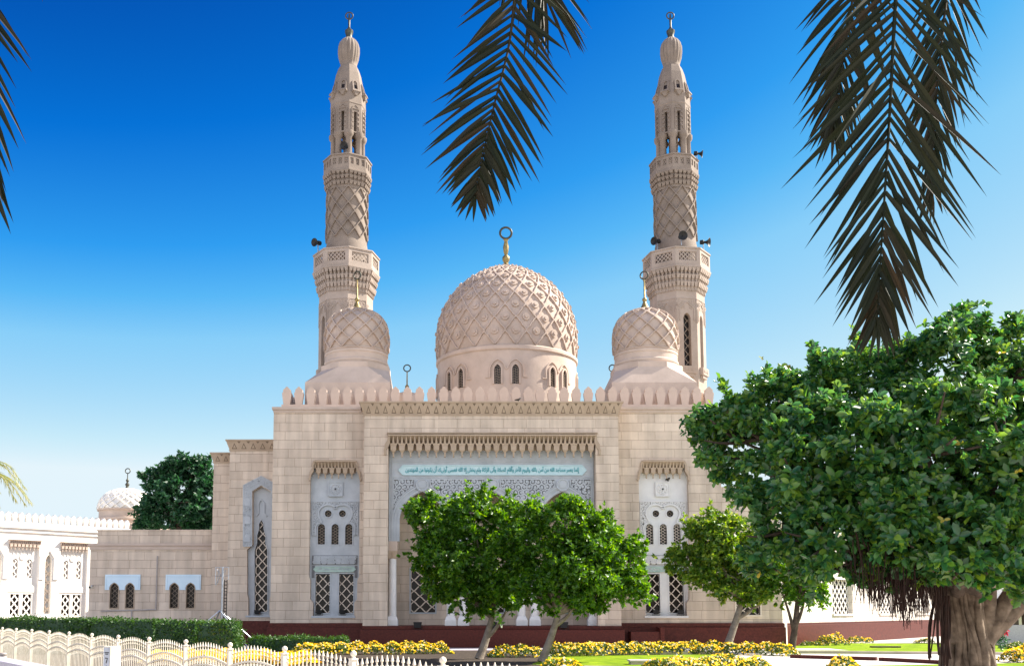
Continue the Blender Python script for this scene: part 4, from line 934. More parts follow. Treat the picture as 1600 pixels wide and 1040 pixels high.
# ================================================================== LOW ANNEX, SIDE HALL, RIGHT WING
YA = 68.4
annex = thing('annex_building', 'low stone annex left of the mosque with two pale blue window panels', 'building', (X(235, 900, YA), YA, 0))
ax0, ax1 = X(140, 900, YA), X(331, 900, YA) - 0.01
def aX(px): return X(px, 900, YA)
awin = []
for c in (179.5, 204, 273, 298.5): awin.append((aX(c), 6.2 * MPP(920, YA)))
az0, az1 = Z(949, YA), Z(911, YA)
holes = [window_poly(c, w, az0, az1, w * 1.2) for c, w in awin]
mb = MB(); mb.plate([rect(ax0, ax1, 0, Z(858, YA))] + holes, YA, YA + 0.5); mb.box(ax0, ax1, YA + 0.51, YA + 17, 0, Z(858, YA)); mb.build('wall', 'stone', annex)
mb = MB(); mb.box(ax0 - 0.14, ax1, YA - 0.16, YA + 17, Z(852, YA), Z(848.5, YA)); mb.box(ax0 - 0.06, ax1, YA - 0.07, YA + 17, Z(858, YA), Z(852, YA)); mb.build('cornice', 'plaster', annex)
mb = MB(); mb.box(X(150, 840, YA), ax1, YA + 0.30, YA + 0.7, Z(848.5, YA), Z(828, YA)); mb.box(X(149, 840, YA) - 0.05, ax1, YA + 0.25, YA + 0.75, Z(828, YA), Z(826.5, YA)); mb.build('roof_parapet', 'stone', annex)
for i, (c, w) in enumerate(awin): framed_window(annex, c, w, az0, az1, YA, 'arch', w * 1.2, net=(0.17, 0.33, 0.03), frame='carved', lattice='screen_brown', fw=0.05, glass_in=0.24)
for a, b in ((165, 220), (259.5, 314.5)):
    cs = [c for c, w in awin if aX(a) < c < aX(b)]; w = awin[0][1]; zl, zh, zi = Z(921, YA), Z(897, YA), Z(920, YA)
    pts = [(aX(a), zl), (aX(a), zh), (aX(b), zh), (aX(b), zl)]
    for c in reversed(cs): pts += list(reversed([(c - w - 0.07, zl)] + arch_pts(c, w + 0.07, az1 - w * 1.2, w * 1.2 + 0.07, 6) + [(c + w + 0.07, zl)]))
    mb = MB(); mb.plate([pts], YA - 0.09, YA - 0.002); mb.strip([(aX(a) + 0.1, zl + 0.05), (aX(a) + 0.1, zh - 0.1), (aX(b) - 0.1, zh - 0.1), (aX(b) - 0.1, zl + 0.05)], 0.05, YA - 0.12, YA - 0.08); mb.build('window_panel', 'blue_panel', annex)
mb = MB(); yq = YA - 0.07
mb.tube([(aX(245.5), yq, Z(868, YA)), (aX(245.5), yq, Z(952, YA))], 0.045, 6); mb.tube([(aX(245.5), yq, Z(951.5, YA)), (aX(160), yq, Z(954, YA))], 0.045, 6); mb.tube([(aX(208), yq, Z(953, YA)), (aX(208), yq, Z(966, YA))], 0.05, 6)
tag(mb.build('conduit_pipe', 'pipe'), 'grey conduit pipe running down and along the low annex wall', 'pipe')
p = W(143, 917, YA - 0.3); t = thing('security_camera', 'small white security camera at the corner of the low annex', 'camera', p)
mb = MB(); mb.box(-0.09, 0.09, -0.32, 0.12, -0.08, 0.08); mb.build('housing', 'fence', t, local=True, bevel=0.02); mb = MB(); mb.lathe([(0.06, 0), (0.065, 0.05)], (0, 0), 12); mb.xform(Matrix.Translation((0, -0.33, 0)) @ Matrix.Rotation(PI / 2, 4, 'X')); mb.build('lens', 'black', t, local=True)
mb = MB(); mb.tube([(0, 0.3, 0.12), (0, 0, 0.12), (0, 0, 0.05)], 0.035, 6); mb.build('bracket', 'steel', t, local=True)

class Wall:
    """a facade standing at an angle: turns a photo pixel into metres along and up the wall"""
    def __init__(s, P, ang): s.P = Vector(P); s.a = ang; s.u = Vector((math.cos(ang), math.sin(ang), 0)); s.n = Vector((math.sin(ang), -math.cos(ang), 0))
    def at(s, px, py):
        d = ray(px, py); o = Vector((0, 0, EYE)); t = (s.P - o).dot(s.n) / d.dot(s.n); q = o + d * t
        return (q - s.P).dot(s.u), q.z
HP = G(150, 990); HP = Vector((X(150, 900, 84.0), 84.0, 0))
hall_w = Wall(HP, R_(48))
hall = thing('prayer_hall', 'bright white battlemented hall beyond the low annex, small ribbed dome on its roof', 'building', HP, R_(48))
def hu(px, py=900): return hall_w.at(px, py)[0]
def hz(px, py): return hall_w.at(px, py)[1]
u0, u1 = hu(-160), 0.0; ht = hz(100, 829); U1 = 3.0
def lbuild(mb, name, m, parent, **k): return mb.build(name, m, parent, local=True, **k)
tall = []; bays = []
for a, b in ((-66, -20), (12, 60), (93, 136)):
    bays.append((hu(a), hu(b)))
slits = [(hu(70), hu(81)), (hu(-8), hu(2))]
bz0, bz1 = hz(80, 963), hz(80, 852)
mb = MB(); mb.plate([rect(u0, U1, 0, ht)] + [rect(a, b, bz0, bz1) for a, b in bays] + [window_poly((a + b) / 2, (b - a) / 2, hz(76, 958), hz(76, 866), 0.6) for a, b in slits], 0, 1.0); mb.box(u0, U1, 1.01, 22, 0, ht)
lbuild(mb, 'wall', 'white_wall', hall)
mb = MB(); mb.box(u0, U1 + 0.2, -0.25, 22, ht, ht + 0.22); mb.box(u0, U1 + 0.1, -0.12, 0, ht - 0.3, ht); lbuild(mb, 'cornice', 'white_wall', hall)
mb = MB(); mb.box(u0, U1, 0.02, 0.40, ht + 0.221, ht + 0.5); par = lbuild(mb, 'parapet', 'white_wall', hall)
firsth = None; np_ = 34
for i in range(np_):
    u = u0 + (U1 - u0) * (i + 0.5) / np_
    if firsth is None: mb = MB(); pp = (U1 - u0) / np_; mb.plate([[(a * pp * 0.95, b * 0.75) for a, b in prof]], 0.05, 0.36); firsth = lbuild(mb, 'merlon', 'white_wall', par); o = firsth
    else: o = firsth.copy(); COL.objects.link(o); o.parent = par
    o.location = (u, 0, ht + 0.5)
for bi, (a, b) in enumerate(bays):
    m_ = (a + b) / 2; w = b - a; yb_ = 0.22
    lw = [(m_ - w * 0.20), (m_ + w * 0.20)]; lh = w * 0.155; lz0, lz1 = hz(80, 961), hz(80, 928)
    sw = w * 0.09; sz0, sz1 = hz(80, 903), hz(80, 874); cw_ = [m_ - w * 0.23, m_ + w * 0.23]
    mb = MB(); mb.plate([rect(a - 0.05, b + 0.05, bz0 - 0.05, bz1 + 0.05)] + [rect(c - lh, c + lh, lz0, lz1) for c in lw] + [window_poly(c, sw, sz0, sz1, sw, False) for c in cw_], yb_, yb_ + 0.25)
    mb.box(a, b, yb_ - 0.06, yb_ - 0.001, hz(80, 925), hz(80, 916)); mb.plate([circle(m_, hz(80, 871), w * 0.10, 16)], yb_ - 0.08, yb_ - 0.001)
    lbuild(mb, 'niche_marble', 'white_wall', hall)
    for c in lw:
        g = MB(); g.box(c - lh, c + lh, yb_ + 0.18, yb_ + 0.22, lz0, lz1); w_ = lbuild(g, 'window', 'glass', hall); l = MB(); ogee_net(l, lambda q, z: True, c - lh, c + lh, lz0, lz1, lh * 2 / 3, 0.62, 0.09, yb_ + 0.05, yb_ + 0.1); lbuild(l, 'lattice', 'white_wall', w_)
    for c in cw_:
        g = MB(); g.box(c - sw - .02, c + sw + .02, yb_ + 0.12, yb_ + 0.16, sz0 - .02, sz1); w_ = lbuild(g, 'window', 'pipe', hall); l = MB(); ogee_net(l, lambda q, z: True, c - sw, c + sw, sz0, sz1, sw, 0.5, 0.06, yb_ + 0.05, yb_ + 0.1); lbuild(l, 'lattice', 'white_wall', w_)
    mb = MB(); hood(mb, a, b, bz1 + 0.35, bz1 - 0.45, -0.22, yb_, 8); lbuild(mb, 'muqarnas_hood', 'plaster', hall)
for a, b in slits:
    c = (a + b) / 2; w = (b - a) / 2; z0, z1 = hz(76, 958), hz(76, 866)
    g = MB(); g.box(a - .02, b + .02, 0.5, 0.55, z0 - .02, z1); w_ = lbuild(g, 'window', 'niche_white', hall); l = MB(); ogee_net(l, in_poly(window_poly(c, w, z0, z1, 0.6)), a, b, z0, z1, w, 0.7, 0.10, 0.3, 0.4); lbuild(l, 'lattice', 'screen', w_)
    f = MB(); f.strip([(a - 0.3, hz(76, 905)), (a - 0.3, z1 - 0.2), (c, z1 + 0.5), (b + 0.3, z1 - 0.2), (b + 0.3, hz(76, 905))], 0.4, -0.1, 0.01); lbuild(f, 'carved_frame', 'white_wall', w_)
# dome on the hall roof
yh = 100.0; kx = MPP(800, yh); hx = X(197.5, 800, yh); rel = lambda mb: mb.xform(hall.matrix_basis.inverted())
hall_inv = (Matrix.Translation(HP) @ Matrix.Rotation(R_(48), 4, 'Z')).inverted()
mb = MB(); mb.lathe([(44 * kx, ht), (44 * kx, Z(815, yh)), (46 * kx, Z(814, yh)), (46 * kx, Z(811, yh)), (41 * kx, Z(810, yh)), (41 * kx, Z(800, yh)), (43.5 * kx, Z(799, yh)), (43.5 * kx, Z(796.5, yh))], (hx, yh), 48)
mb.box(hx - 60 * kx, hx + 60 * kx, yh - 3, yh + 3, ht, Z(822, yh)); mb.xform(hall_inv); lbuild(mb, 'drum', 'plaster', hall, smooth=30)
dm = [(42 * kx, Z(797, yh)), (42 * kx, Z(792, yh)), (39 * kx, Z(783, yh)), (33 * kx, Z(775, yh)), (24 * kx, Z(769, yh)), (12 * kx, Z(765.5, yh)), (1 * kx, Z(764.5, yh))]
mb = MB(); mb.lathe(dm, (hx, yh), 48); mb.xform(hall_inv); dmo = lbuild(mb, 'dome', 'white_wall', hall, smooth=60)
mb = MB(); dome_net(mb, dm, (hx, yh), 36, 5, 0.08, 0.13, steps=40); mb.xform(hall_inv); lbuild(mb, 'raised_net', 'white_wall', dmo)
mb = MB(); z0 = Z(766, yh); mb.lathe([(0.35, z0 - 0.1), (0.12, z0 + 0.4), (0.22, z0 + 0.6), (0.08, z0 + 0.8), (0.16, z0 + 1.0), (0.05, z0 + 1.2), (0.04, z0 + 1.7)], (hx, yh), 10); mb.torus((hx, yh, z0 + 1.95), 0.24, 0.05, 18, 6); mb.xform(hall_inv); lbuild(mb, 'finial', 'bronze', dmo, smooth=40)
for i, (px, py) in enumerate(((25, 815), (33, 814.5), (42, 815.5))):
    u = hu(px, py); mb = MB(); mb.lathe([(0.16, 0), (0.13, 0.5), (0.3, 0.8), (0.3, 0.95), (0.1, 1.1)], (0, 0), 12); q = hall_w.P + hall_w.u * u - hall_w.n * 1.2
    mb.xform(Matrix.Translation((q.x, q.y, ht + 0.2))); tag(mb.build('roof_vent', 'pipe', smooth=40), 'small dark vent on the white hall roof, one of three behind the battlements', 'vent', 'vents on the white hall roof')

RP = Vector((X(1221.5, 980, YW + 0.2), YW + 0.2, 0)); right_w = Wall(RP, R_(50))
rw = thing('east_wing', 'white walled low wing with red granite base behind the fig tree', 'building', RP, R_(50))
ru = lambda px, py=960: right_w.at(px, py)[0]
rz = lambda px, py: right_w.at(px, py)[1]
rpl = rz(1300, 971); rtop = 7.5; re = ru(1512)
wins = [(ru(1302), ru(1333)), (ru(1375), ru(1400)), (ru(1432), ru(1452))]; wz0_, wz1_ = rz(1318, 958), rz(1318, 905)
mb = MB(); mb.plate([rect(0, re, rpl, rtop)] + [rect(a, b, wz0_, wz1_) for a, b in wins], 0, 0.6); mb.box(0, re, 0.61, 9, rpl, rtop); lbuild(mb, 'wall', 'stone_white', rw)
mb = MB(); mb.box(0.25, re + 0.1, -0.16, 9, 0, rpl - 0.12); mb.box(0.2, re + 0.05, -0.08, 9, rpl - 0.12, rpl - 0.002); lbuild(mb, 'plinth', 'granite', rw, bevel=0.02)
mb = MB(); mb.box(-0.1, 0.22, -0.25, 0.5, 0, rpl); lbuild(mb, 'corner_pier', 'white_wall', rw)
mb = MB(); mb.box(-0.1, re + 0.2, -0.22, 9, rtop, rtop + 0.25); lbuild(mb, 'cornice', 'white_wall', rw)
for a, b in wins:
    g = MB(); g.box(a - .02, b + .02, 0.42, 0.46, wz0_ - .02, wz1_ + .02); w_ = lbuild(g, 'window', 'glass', rw); l = MB(); n_ = max(2, round((b - a) / 0.4)); ogee_net(l, lambda q, z: True, a, b, wz0_, wz1_, (b - a) / n_, 0.62, 0.075, 0.30, 0.36); lbuild(l, 'lattice', 'white_wall', w_)
    f = MB(); f.box(a - 0.15, b + 0.15, -0.1, 0.3, wz0_ - 0.14, wz0_ - 0.001); lbuild(f, 'sill', 'stone_white', w_)
# pavilion at the far right: low lavender wall with dark posts and a beam
YV = 66.0; vp = thing('pavilion', 'open pavilion with dark posts and beam on a low grey wall, right of fig trunk', 'pavilion', (X(1590, 990, YV), YV, 0))
mb = MB(); mb.box(X(1560, 985, YV), X(1700, 985, YV), YV, YV + 0.4, 0, Z(975.5, YV)); mb.build('low_wall', 'granite_pale', vp, bevel=0.02)
mb = MB(); mb.box(X(1560, 940, YV), X(1700, 940, YV), YV + 0.02, YV + 0.38, Z(948, YV), Z(938, YV)); mb.build('beam', 'bark_dark', vp)
for a, b in ((1566, 1570), (1579, 1582), (1584, 1592), (1600.5, 1607), (1630, 1636), (1665, 1671)):
    mb = MB(); mb.box(X(a, 960, YV), X(b, 960, YV), YV + 0.06, YV + 0.34, Z(975.5, YV) + 0.002, Z(948, YV)); mb.build('post', 'bark_dark', vp)
mb = MB(); mb.box(X(1550, 930, YV + 5), X(1760, 930, YV + 5), YV + 5, YV + 5.4, 0, 8); mb.build('rear_wall', 'white_wall', vp)
mb = MB(); mb.box(X(1556, 940, YV), X(1705, 940, YV), YV - 0.3, YV + 5.4, Z(937.8, YV), Z(934, YV)); mb.build('roof', 'white_wall', vp)

# ================================================================== TREES
def rand_dirs(rng, n):
    return norm(rng.normal(size=(n, 3)))
def leaf_quads(C, T, Nn, L, Wd, fold=0.18):
    """folded leaves: two quads each, from base to tip along T, normal Nn"""
    B = np.cross(Nn, T); n = len(C); L = L[:, None]; Wd = Wd[:, None]
    base = C; tip = C + T * L; l1 = C + T * L * 0.34 + B * Wd * 0.46 + Nn * Wd * fold; l2 = C + T * L * 0.74 + B * Wd * 0.44 + Nn * Wd * fold
    r1 = C + T * L * 0.34 - B * Wd * 0.46 + Nn * Wd * fold; r2 = C + T * L * 0.74 - B * Wd * 0.44 + Nn * Wd * fold
    tip = tip - Nn * L * 0.08
    V = np.stack([base, l1, l2, tip, r2, r1], 1).reshape(-1, 3); k = np.arange(n)[:, None] * 6
    Q = np.concatenate([k + np.array([[0, 3, 2, 1]]), k + np.array([[0, 5, 4, 3]])], 1).reshape(-1, 4)
    return V, Q
def simple_quads(C, T, Nn, L, Wd):
    B = np.cross(Nn, T); L = L[:, None]; Wd = Wd[:, None]; n = len(C)
    V = np.stack([C, C + T * L * 0.45 + B * Wd * 0.5 + Nn * Wd * 0.15, C + T * L, C + T * L * 0.45 - B * Wd * 0.5 + Nn * Wd * 0.15], 1).reshape(-1, 3)
    Q = np.arange(n * 4).reshape(-1, 4); return V, Q
def lobe_points(rng, lobes, n, shell=0.62, up=0.0):
    """points spread through a set of ellipsoids, thicker towards their outsides; returns point and outward direction"""
    w = np.array([l[3] * l[4] + l[3] * l[5] + l[4] * l[5] for l in lobes]); w = w / w.sum()
    idx = rng.choice(len(lobes), size=n, p=w); Lb = np.array(lobes)[idx]
    d = rand_dirs(rng, n); rr = 1 - (1 - shell) * rng.random(n) ** 1.3
    rr = rr * (1 + 0.10 * rng.normal(size=n))
    P = Lb[:, :3] + d * Lb[:, 3:6] * rr[:, None]
    return P, d
def sprays(rng, P, A, per, L, Wd, splay=0.85, jit=0.25, simple=True, along=0.5):
    """rosettes of leaves at the twig ends P, twig direction A"""
    n = len(P); A = norm(A); ref = np.where(np.abs(A[:, 2:3]) < 0.9, np.array([[0, 0, 1.0]]), np.array([[1.0, 0, 0]]))
    U = norm(np.cross(A, ref)); Vv = np.cross(A, U); Cs = []; Ts = []; Ns = []; Ls = []; Ws = []
    for j in range(per):
        ph = j * 2.4 + rng.random(n) * 1.2; rad = U * np.cos(ph)[:, None] + Vv * np.sin(ph)[:, None]
        sp = splay + 0.25 * rng.normal(size=n); T = norm(A * np.cos(sp)[:, None] + rad * np.sin(sp)[:, None] + jit * rng.normal(size=(n, 3)) + np.array([0, 0, -0.12]))
        Nn = A * np.sin(sp)[:, None] - rad * np.cos(sp)[:, None]; Nn = norm(Nn - T * np.sum(Nn * T, 1, keepdims=True))
        s = 0.7 + 0.6 * rng.random(n); Cs.append(P - A * (along * L * j / per) [:, None] if hasattr(L, '__len__') else P - A * (along * L * j / per))
        Ts.append(T); Ns.append(Nn); Ls.append(L * s); Ws.append(Wd * s)
    f = simple_quads if simple else leaf_quads
    return f(np.concatenate(Cs), np.concatenate(Ts), np.concatenate(Ns), np.concatenate(Ls), np.concatenate(Ws))
def clumps(rng, lobes, per=9, f=0.36, out=0.86, flat=0.8):
    """breaks each ellipsoid into smaller boughs standing out from it, so the crown has lumps and dark gaps"""
    res = []
    for l in lobes:
        n = max(4, int(per)); d = rand_dirs(rng, n)
        for q in d:
            k = out * rng.uniform(0.72, 1.08); g = f * rng.uniform(0.65, 1.25); res.append((l[0] + q[0] * l[3] * k, l[1] + q[1] * l[4] * k, l[2] + q[2] * l[5] * k, l[3] * g, l[4] * g, l[5] * g * flat))
    return res
def stray_twigs(rng, lobes, n, k=6, reach=1.3):
    """twig ends poking out past the crown, a few leaf sprays along each"""
    P, d = lobe_points(rng, lobes, n, 0.95); ctr = np.mean(np.array(lobes)[:, :3], 0); d = norm(d + 0.6 * norm(P - ctr) + np.array([0, 0, 0.25])); r = np.mean([l[3] for l in lobes])
    Ps = []; Ds = []
    for j in range(k): Ps.append(P + d * (r * (reach - 1) * (j + 0.3) / k * (0.5 + rng.random((n, 1)))) + 0.03 * r * rng.normal(size=P.shape)); Ds.append(d + 0.5 * rng.normal(size=d.shape))
    return np.concatenate(Ps), np.concatenate(Ds)
def px_lobes(spec, y0):
    """(px, py, radius px, depth offset[, squash]) -> ellipsoids standing in the place"""
    out = []
    for s in spec:
        px, py, r, dy = s[:4]; q = s[4] if len(s) > 4 else 1.0; c = W(px, py, y0 + dy); k = MPP(py, y0 + dy); out.append((c.x, c.y, c.z, r * k, r * k, r * k * q))
    return out
def limb_mesh(paths, n=8):
    mb = MB()
    for pts, rs in paths: mb.tube(pts, rs, n)
    return mb
def bez(a, b, c, n=8): return [a * (1 - t) ** 2 + b * 2 * t * (1 - t) + c * t * t for t in [i / n for i in range(n + 1)]]
def tree(name, label, cat, y, trunk_px, fork_px, lobes_spec, nspray, per, L, Wd, leaf, bark, r0, seed, simple=True, group=None, branch_px=(), shell=0.45, upbias=0.35, cper=9, cf=0.40):
    rng = np.random.default_rng(seed); base = W(trunk_px[0], trunk_px[1], y); base.z = 0.0 if base.z < 0.6 else base.z
    t = thing(name, label, cat, base, 0, group); fork = W(fork_px[0], fork_px[1], y + 0.2)
    lobes = px_lobes(lobes_spec, y); paths = []
    mid = (base + fork) / 2 + Vector((0.10, 0.1, 0)); tr = bez(base, mid, fork, 8); paths.append((tr, [r0 * (1.35 - 0.5 * i / 8) for i in range(9)]))
    for bp in branch_px:
        c = W(bp[0], bp[1], y + bp[2]); paths.append((bez(tr[bp[3]], (tr[bp[3]] + c) / 2 + Vector((0.12, 0, -0.1)), c, 6), [r0 * 0.75 * (1 - 0.10 * i) for i in range(7)]))
    for i, l in enumerate(lobes):
        c = Vector(l[:3]); paths.append((bez(fork, Vector((fork.x * 0.5 + c.x * 0.5, fork.y * 0.5 + c.y * 0.5, fork.z * 0.4 + c.z * 0.6)), c, 6), [r0 * (0.62 - 0.085 * q) for q in range(7)]))
        for q in range(3):
            d = Vector(rand_dirs(rng, 1)[0]); e = c + Vector((d.x * l[3], d.y * l[4], d.z * l[5])) * 0.85; paths.append((bez(c, (c + e) / 2 + Vector((0, 0, 0.1)), e, 4), [r0 * (0.22 - 0.04 * w) for w in range(5)]))
    limb_mesh(paths).build('trunk', bark, t, smooth=60)
    cl = clumps(rng, lobes, cper, cf); P, d = lobe_points(rng, cl, nspray, shell); P2, d2 = lobe_points(rng, lobes, nspray // 5, 0.2); P3, d3 = stray_twigs(rng, lobes, 70, 5, 1.45); P = np.concatenate([P, P2, P3]); d = np.concatenate([d, d2, d3]); A = norm(d + np.array([0, 0, upbias]) + 0.45 * rng.normal(size=d.shape))
    V, Q = sprays(rng, P, A, per, L, Wd, simple=simple); np_mesh('crown', V, Q, leaf, t)
    return t, lobes
tree('clipped_tree', 'round dark green tree before the left porch arches, forked leaning trunk', 'tree', 47.0, (748, 1030), (768, 965),
     [(690, 815, 52, 0), (735, 800, 40, -0.8), (775, 812, 42, 0.3), (665, 850, 30, 0.2), (700, 870, 45, -0.6), (755, 875, 55, -0.8), (720, 915, 42, 0), (775, 925, 40, 0), (690, 905, 34, 0.4), (800, 880, 30, -0.5), (655, 800, 22, 0.2), (672, 785, 18, 0), (755, 785, 18, 0.2), (745, 945, 22, 0)],
     5200, 7, 0.20, 0.105, 'leaf_clip', 'bark', 0.15, 11, group='clipped trees before the porch', branch_px=((790, 955, 0.1, 4),))
tree('clipped_tree', 'bright green tree before the right porch arch, bent trunk in the flower bed', 'tree', 44.5, (846, 1036), (872, 958),
     [(830, 800, 34, 0.6), (880, 825, 48, 0), (925, 830, 40, 0), (955, 870, 50, 0), (900, 885, 60, -0.6), (850, 880, 45, 0), (975, 905, 36, 0.2), (940, 920, 34, 0), (860, 925, 40, 0), (905, 935, 28, 0), (992, 925, 22, 0.2), (985, 880, 24, 0), (885, 790, 18, 0), (940, 805, 20, 0), (820, 850, 40, 0.5), (825, 920, 28, 0)],
     5800, 7, 0.19, 0.10, 'leaf_clip', 'bark', 0.15, 12, group='clipped trees before the porch', branch_px=((895, 950, 0.1, 6),))
tree('clipped_tree', 'yellowish green small tree in front of the right wing, slanting pale trunk', 'tree', 56.0, (1133, 1012), (1160, 935),
     [(1100, 850, 45, 0), (1075, 870, 30, 0.3), (1135, 835, 44, 0), (1165, 860, 55, 0.4), (1130, 895, 42, 0), (1090, 895, 28, 0), (1180, 910, 38, 0.2), (1120, 815, 22, 0), (1058, 880, 18, 0), (1150, 915, 26, 0), (1198, 880, 40, 0.3), (1190, 850, 36, 0.4)],
     3600, 7, 0.23, 0.12, 'leaf_yel', 'bark', 0.17, 13, group='small trees by the right wing', branch_px=((1196, 935, 0.2, 5),))
tree('clipped_tree', 'small open tree with a thin dark trunk at the corner of the white wing', 'tree', 55.0, (1236, 1013), (1246, 940),
     [(1240, 905, 34, 0), (1265, 915, 26, 0.2), (1215, 900, 26, 0), (1260, 885, 30, 0), (1280, 930, 14, 0), (1225, 925, 16, 0)],
     900, 6, 0.22, 0.11, 'leaf_clip', 'bark_dark', 0.15, 14, group='small trees by the right wing', branch_px=((1222, 925, 0, 3), (1258, 930, 0, 4)))
tree('bushy_tree', 'dark green bushy tree rising behind the low annex roof', 'tree', 94.0, (285, 985), (285, 830),
     [(300, 745, 34, 0), (270, 740, 22, 0), (320, 790, 40, 0), (280, 785, 40, -1), (250, 800, 30, 0), (232, 815, 20, 0), (240, 752, 15, 0), (258, 745, 17, 0), (245, 778, 18, 0), (300, 820, 40, 0), (225, 742, 7, 0)],
     3600, 6, 0.42, 0.21, 'leaf_dark', 'bark_dark', 0.35, 15)

# ---- the great fig on the right
rng = np.random.default_rng(77); YF = 22.0
fb = G(1512, 1112); fb = Vector((X(1512, 1040, YF), YF, 0)); fig = thing('fig_tree', 'huge spreading fig tree with fluted trunk and hanging roots, right foreground', 'tree', fb)
spec = [(1160, 690, 82, 0.8, 0.9), (1105, 700, 30, 1.0), (1215, 640, 75, 0.6), (1290, 625, 75, 0.8), (1370, 615, 85, 1.0), (1470, 600, 100, 0.6), (1580, 590, 110, 0.4), (1690, 600, 110, 0.4), (1240, 740, 90, -1.0), (1340, 720, 110, -1.6), (1450, 710, 120, -2.2), (1570, 720, 125, -2.4), (1680, 730, 110, -2.2),
        (1225, 830, 62, -0.6), (1300, 840, 75, -1.6), (1390, 825, 70, -2.2), (1490, 830, 76, -2.6), (1580, 835, 76, -2.4), (1670, 840, 80, -2.0), (1195, 870, 36, 0), (1262, 885, 32, -0.6), (1130, 655, 26, 0.6), (1445, 868, 42, -2.2), (1530, 872, 46, -2.6), (1595, 868, 46, -2.4), (1345, 868, 42, -1.6), (1500, 880, 30, -2.6)]
lobes = px_lobes(spec, YF); paths = []
top = Vector((fb.x, fb.y, 2.6))
for i, l in enumerate(lobes):
    c = Vector(l[:3]); m_ = Vector((top.x * 0.55 + c.x * 0.45, top.y * 0.55 + c.y * 0.45, max(2.9, top.z * 0.35 + c.z * 0.65))); paths.append((bez(top + Vector((rng.normal() * 0.2, rng.normal() * 0.2, 0)), m_, c, 9), [0.19 * (1 - 0.095 * q) for q in range(10)]))
    for q in range(6):
        d = Vector(rand_dirs(rng, 1)[0]); e = c + Vector((d.x * l[3], d.y * l[4], d.z * l[5])) * 0.95; paths.append((bez(c, (c + e) / 2 + Vector((0, 0, -0.1)), e, 4), [0.05 * (1 - 0.18 * w) for w in range(5)]))
limb_mesh(paths, 8).build('limb', 'bark_dark', fig, smooth=60)
# fluted trunk: a core wrapped in fused roots that spread at the foot
mb = MB(); core = [(0.62, -0.1), (0.46, 0.5), (0.37, 1.2), (0.34, 1.9), (0.32, 2.6), (0.24, 3.2)]
mb.lathe(core, (fb.x, fb.y), 40, rad=lambda a, z: 1 + 0.10 * math.sin(a * 7 + z * 1.3) + 0.06 * math.sin(a * 13 - z * 2))
rr = random.Random(5)
for i in range(50):
    a = 2 * PI * i / 50 + rr.uniform(-0.1, 0.1); tw = rr.uniform(-0.7, 0.7); r_ = rr.uniform(0.018, 0.095) if i % 2 else rr.uniform(0.06, 0.10); ro = rr.uniform(-0.10, 0.05); ph = rr.uniform(0, 6); pts = []
    for q in range(13):
        t = q / 12; z = -0.05 + 3.0 * (1 - t) + 0.1; zz_ = 3.0 * t
        R = 0.37 + ro + 0.27 * (1 - t) ** 3.0 + 0.04 * math.sin(t * 7 + ph); an = a + tw * t + 0.10 * math.sin(t * 9 + ph)
        pts.append((fb.x + R * math.sin(an), fb.y - R * math.cos(an), -0.05 + 3.05 * t))
    mb.tube(pts, [r_ * (1.25 - 0.5 * q / 12 + 0.1 * math.sin(q * 2 + ph)) for q in range(13)], 8)
for dx, dz, r_ in ((1.35, 1.45, 0.20), (0.55, 1.9, 0.20), (-0.95, 1.5, 0.13), (-0.30, 1.9, 0.17), (2.2, 1.5, 0.17)):     # forks of the trunk
    a = fb + Vector((0.25 * (1 if dx > 0 else -1), -0.15, 1.55)); c = fb + Vector((dx, -0.1, 1.75 + dz)); mb.tube(bez(a, a + Vector((dx * 0.35, 0, dz * 0.45)), c, 9), [r_ * (1.25 - 0.07 * q) for q in range(10)], 12)
mb.build('trunk', 'fig_bark', fig, smooth=60)
# hanging aerial roots
mb = MB()
for cx, cw, py1, n in ((1350, 9, 945, 60), (1368, 7, 962, 70), (1384, 5, 940, 30), (1402, 9, 972, 110), (1418, 6, 985, 60), (1440, 9, 968, 60), (1332, 7, 925, 30), (1466, 8, 990, 30), (1390, 60, 915, 120)):
    for i in range(n):
        px = rr.gauss(cx, cw * 0.6); y = YF - 1.3 + rr.uniform(-0.9, 0.9); a = W(px, 850 + rr.uniform(-25, 15), y); b = W(px + rr.gauss(4, 7), py1 - abs(rr.gauss(0, 30)), y + rr.gauss(0, 0.1))
        m_ = (a + b) / 2 + Vector((rr.gauss(0, 0.10), rr.gauss(0, 0.10), 0)); q = rr.uniform(0.004, 0.011); mb.tube(bez(a, m_, b, 4), [q * 1.6, q * 1.4, q * 1.2, q, q * 0.5], 4)
for i in range(14):
    px = rr.uniform(1455, 1485); y = YF - 0.6 + rr.uniform(-0.3, 0.3); a = W(px, 930, y); b = W(px + rr.uniform(-14, 6), rr.uniform(1020, 1075), y); mb.tube(bez(a, (a + b) / 2 + Vector((rr.gauss(0, 0.1), 0, 0)), b, 6), rr.uniform(0.012, 0.03), 5)
mb.build('aerial_root', 'roots', fig)
cl = clumps(rng, lobes, 15, 0.30, 0.95, 0.62); P, d = lobe_points(rng, cl, 9800, 0.30); P2, d2 = lobe_points(rng, [l[:3] + tuple(q * 0.72 for q in l[3:]) for l in lobes], 2200, 0.5); P3, d3 = stray_twigs(rng, lobes, 150, 7, 1.42); P = np.concatenate([P, P2, P3]); d = np.concatenate([d, d2, d3])
A = norm(d * np.array([0.8, 1.0, 0.5]) + np.array([0, -0.25, 0.45]) + 0.40 * rng.normal(size=d.shape))
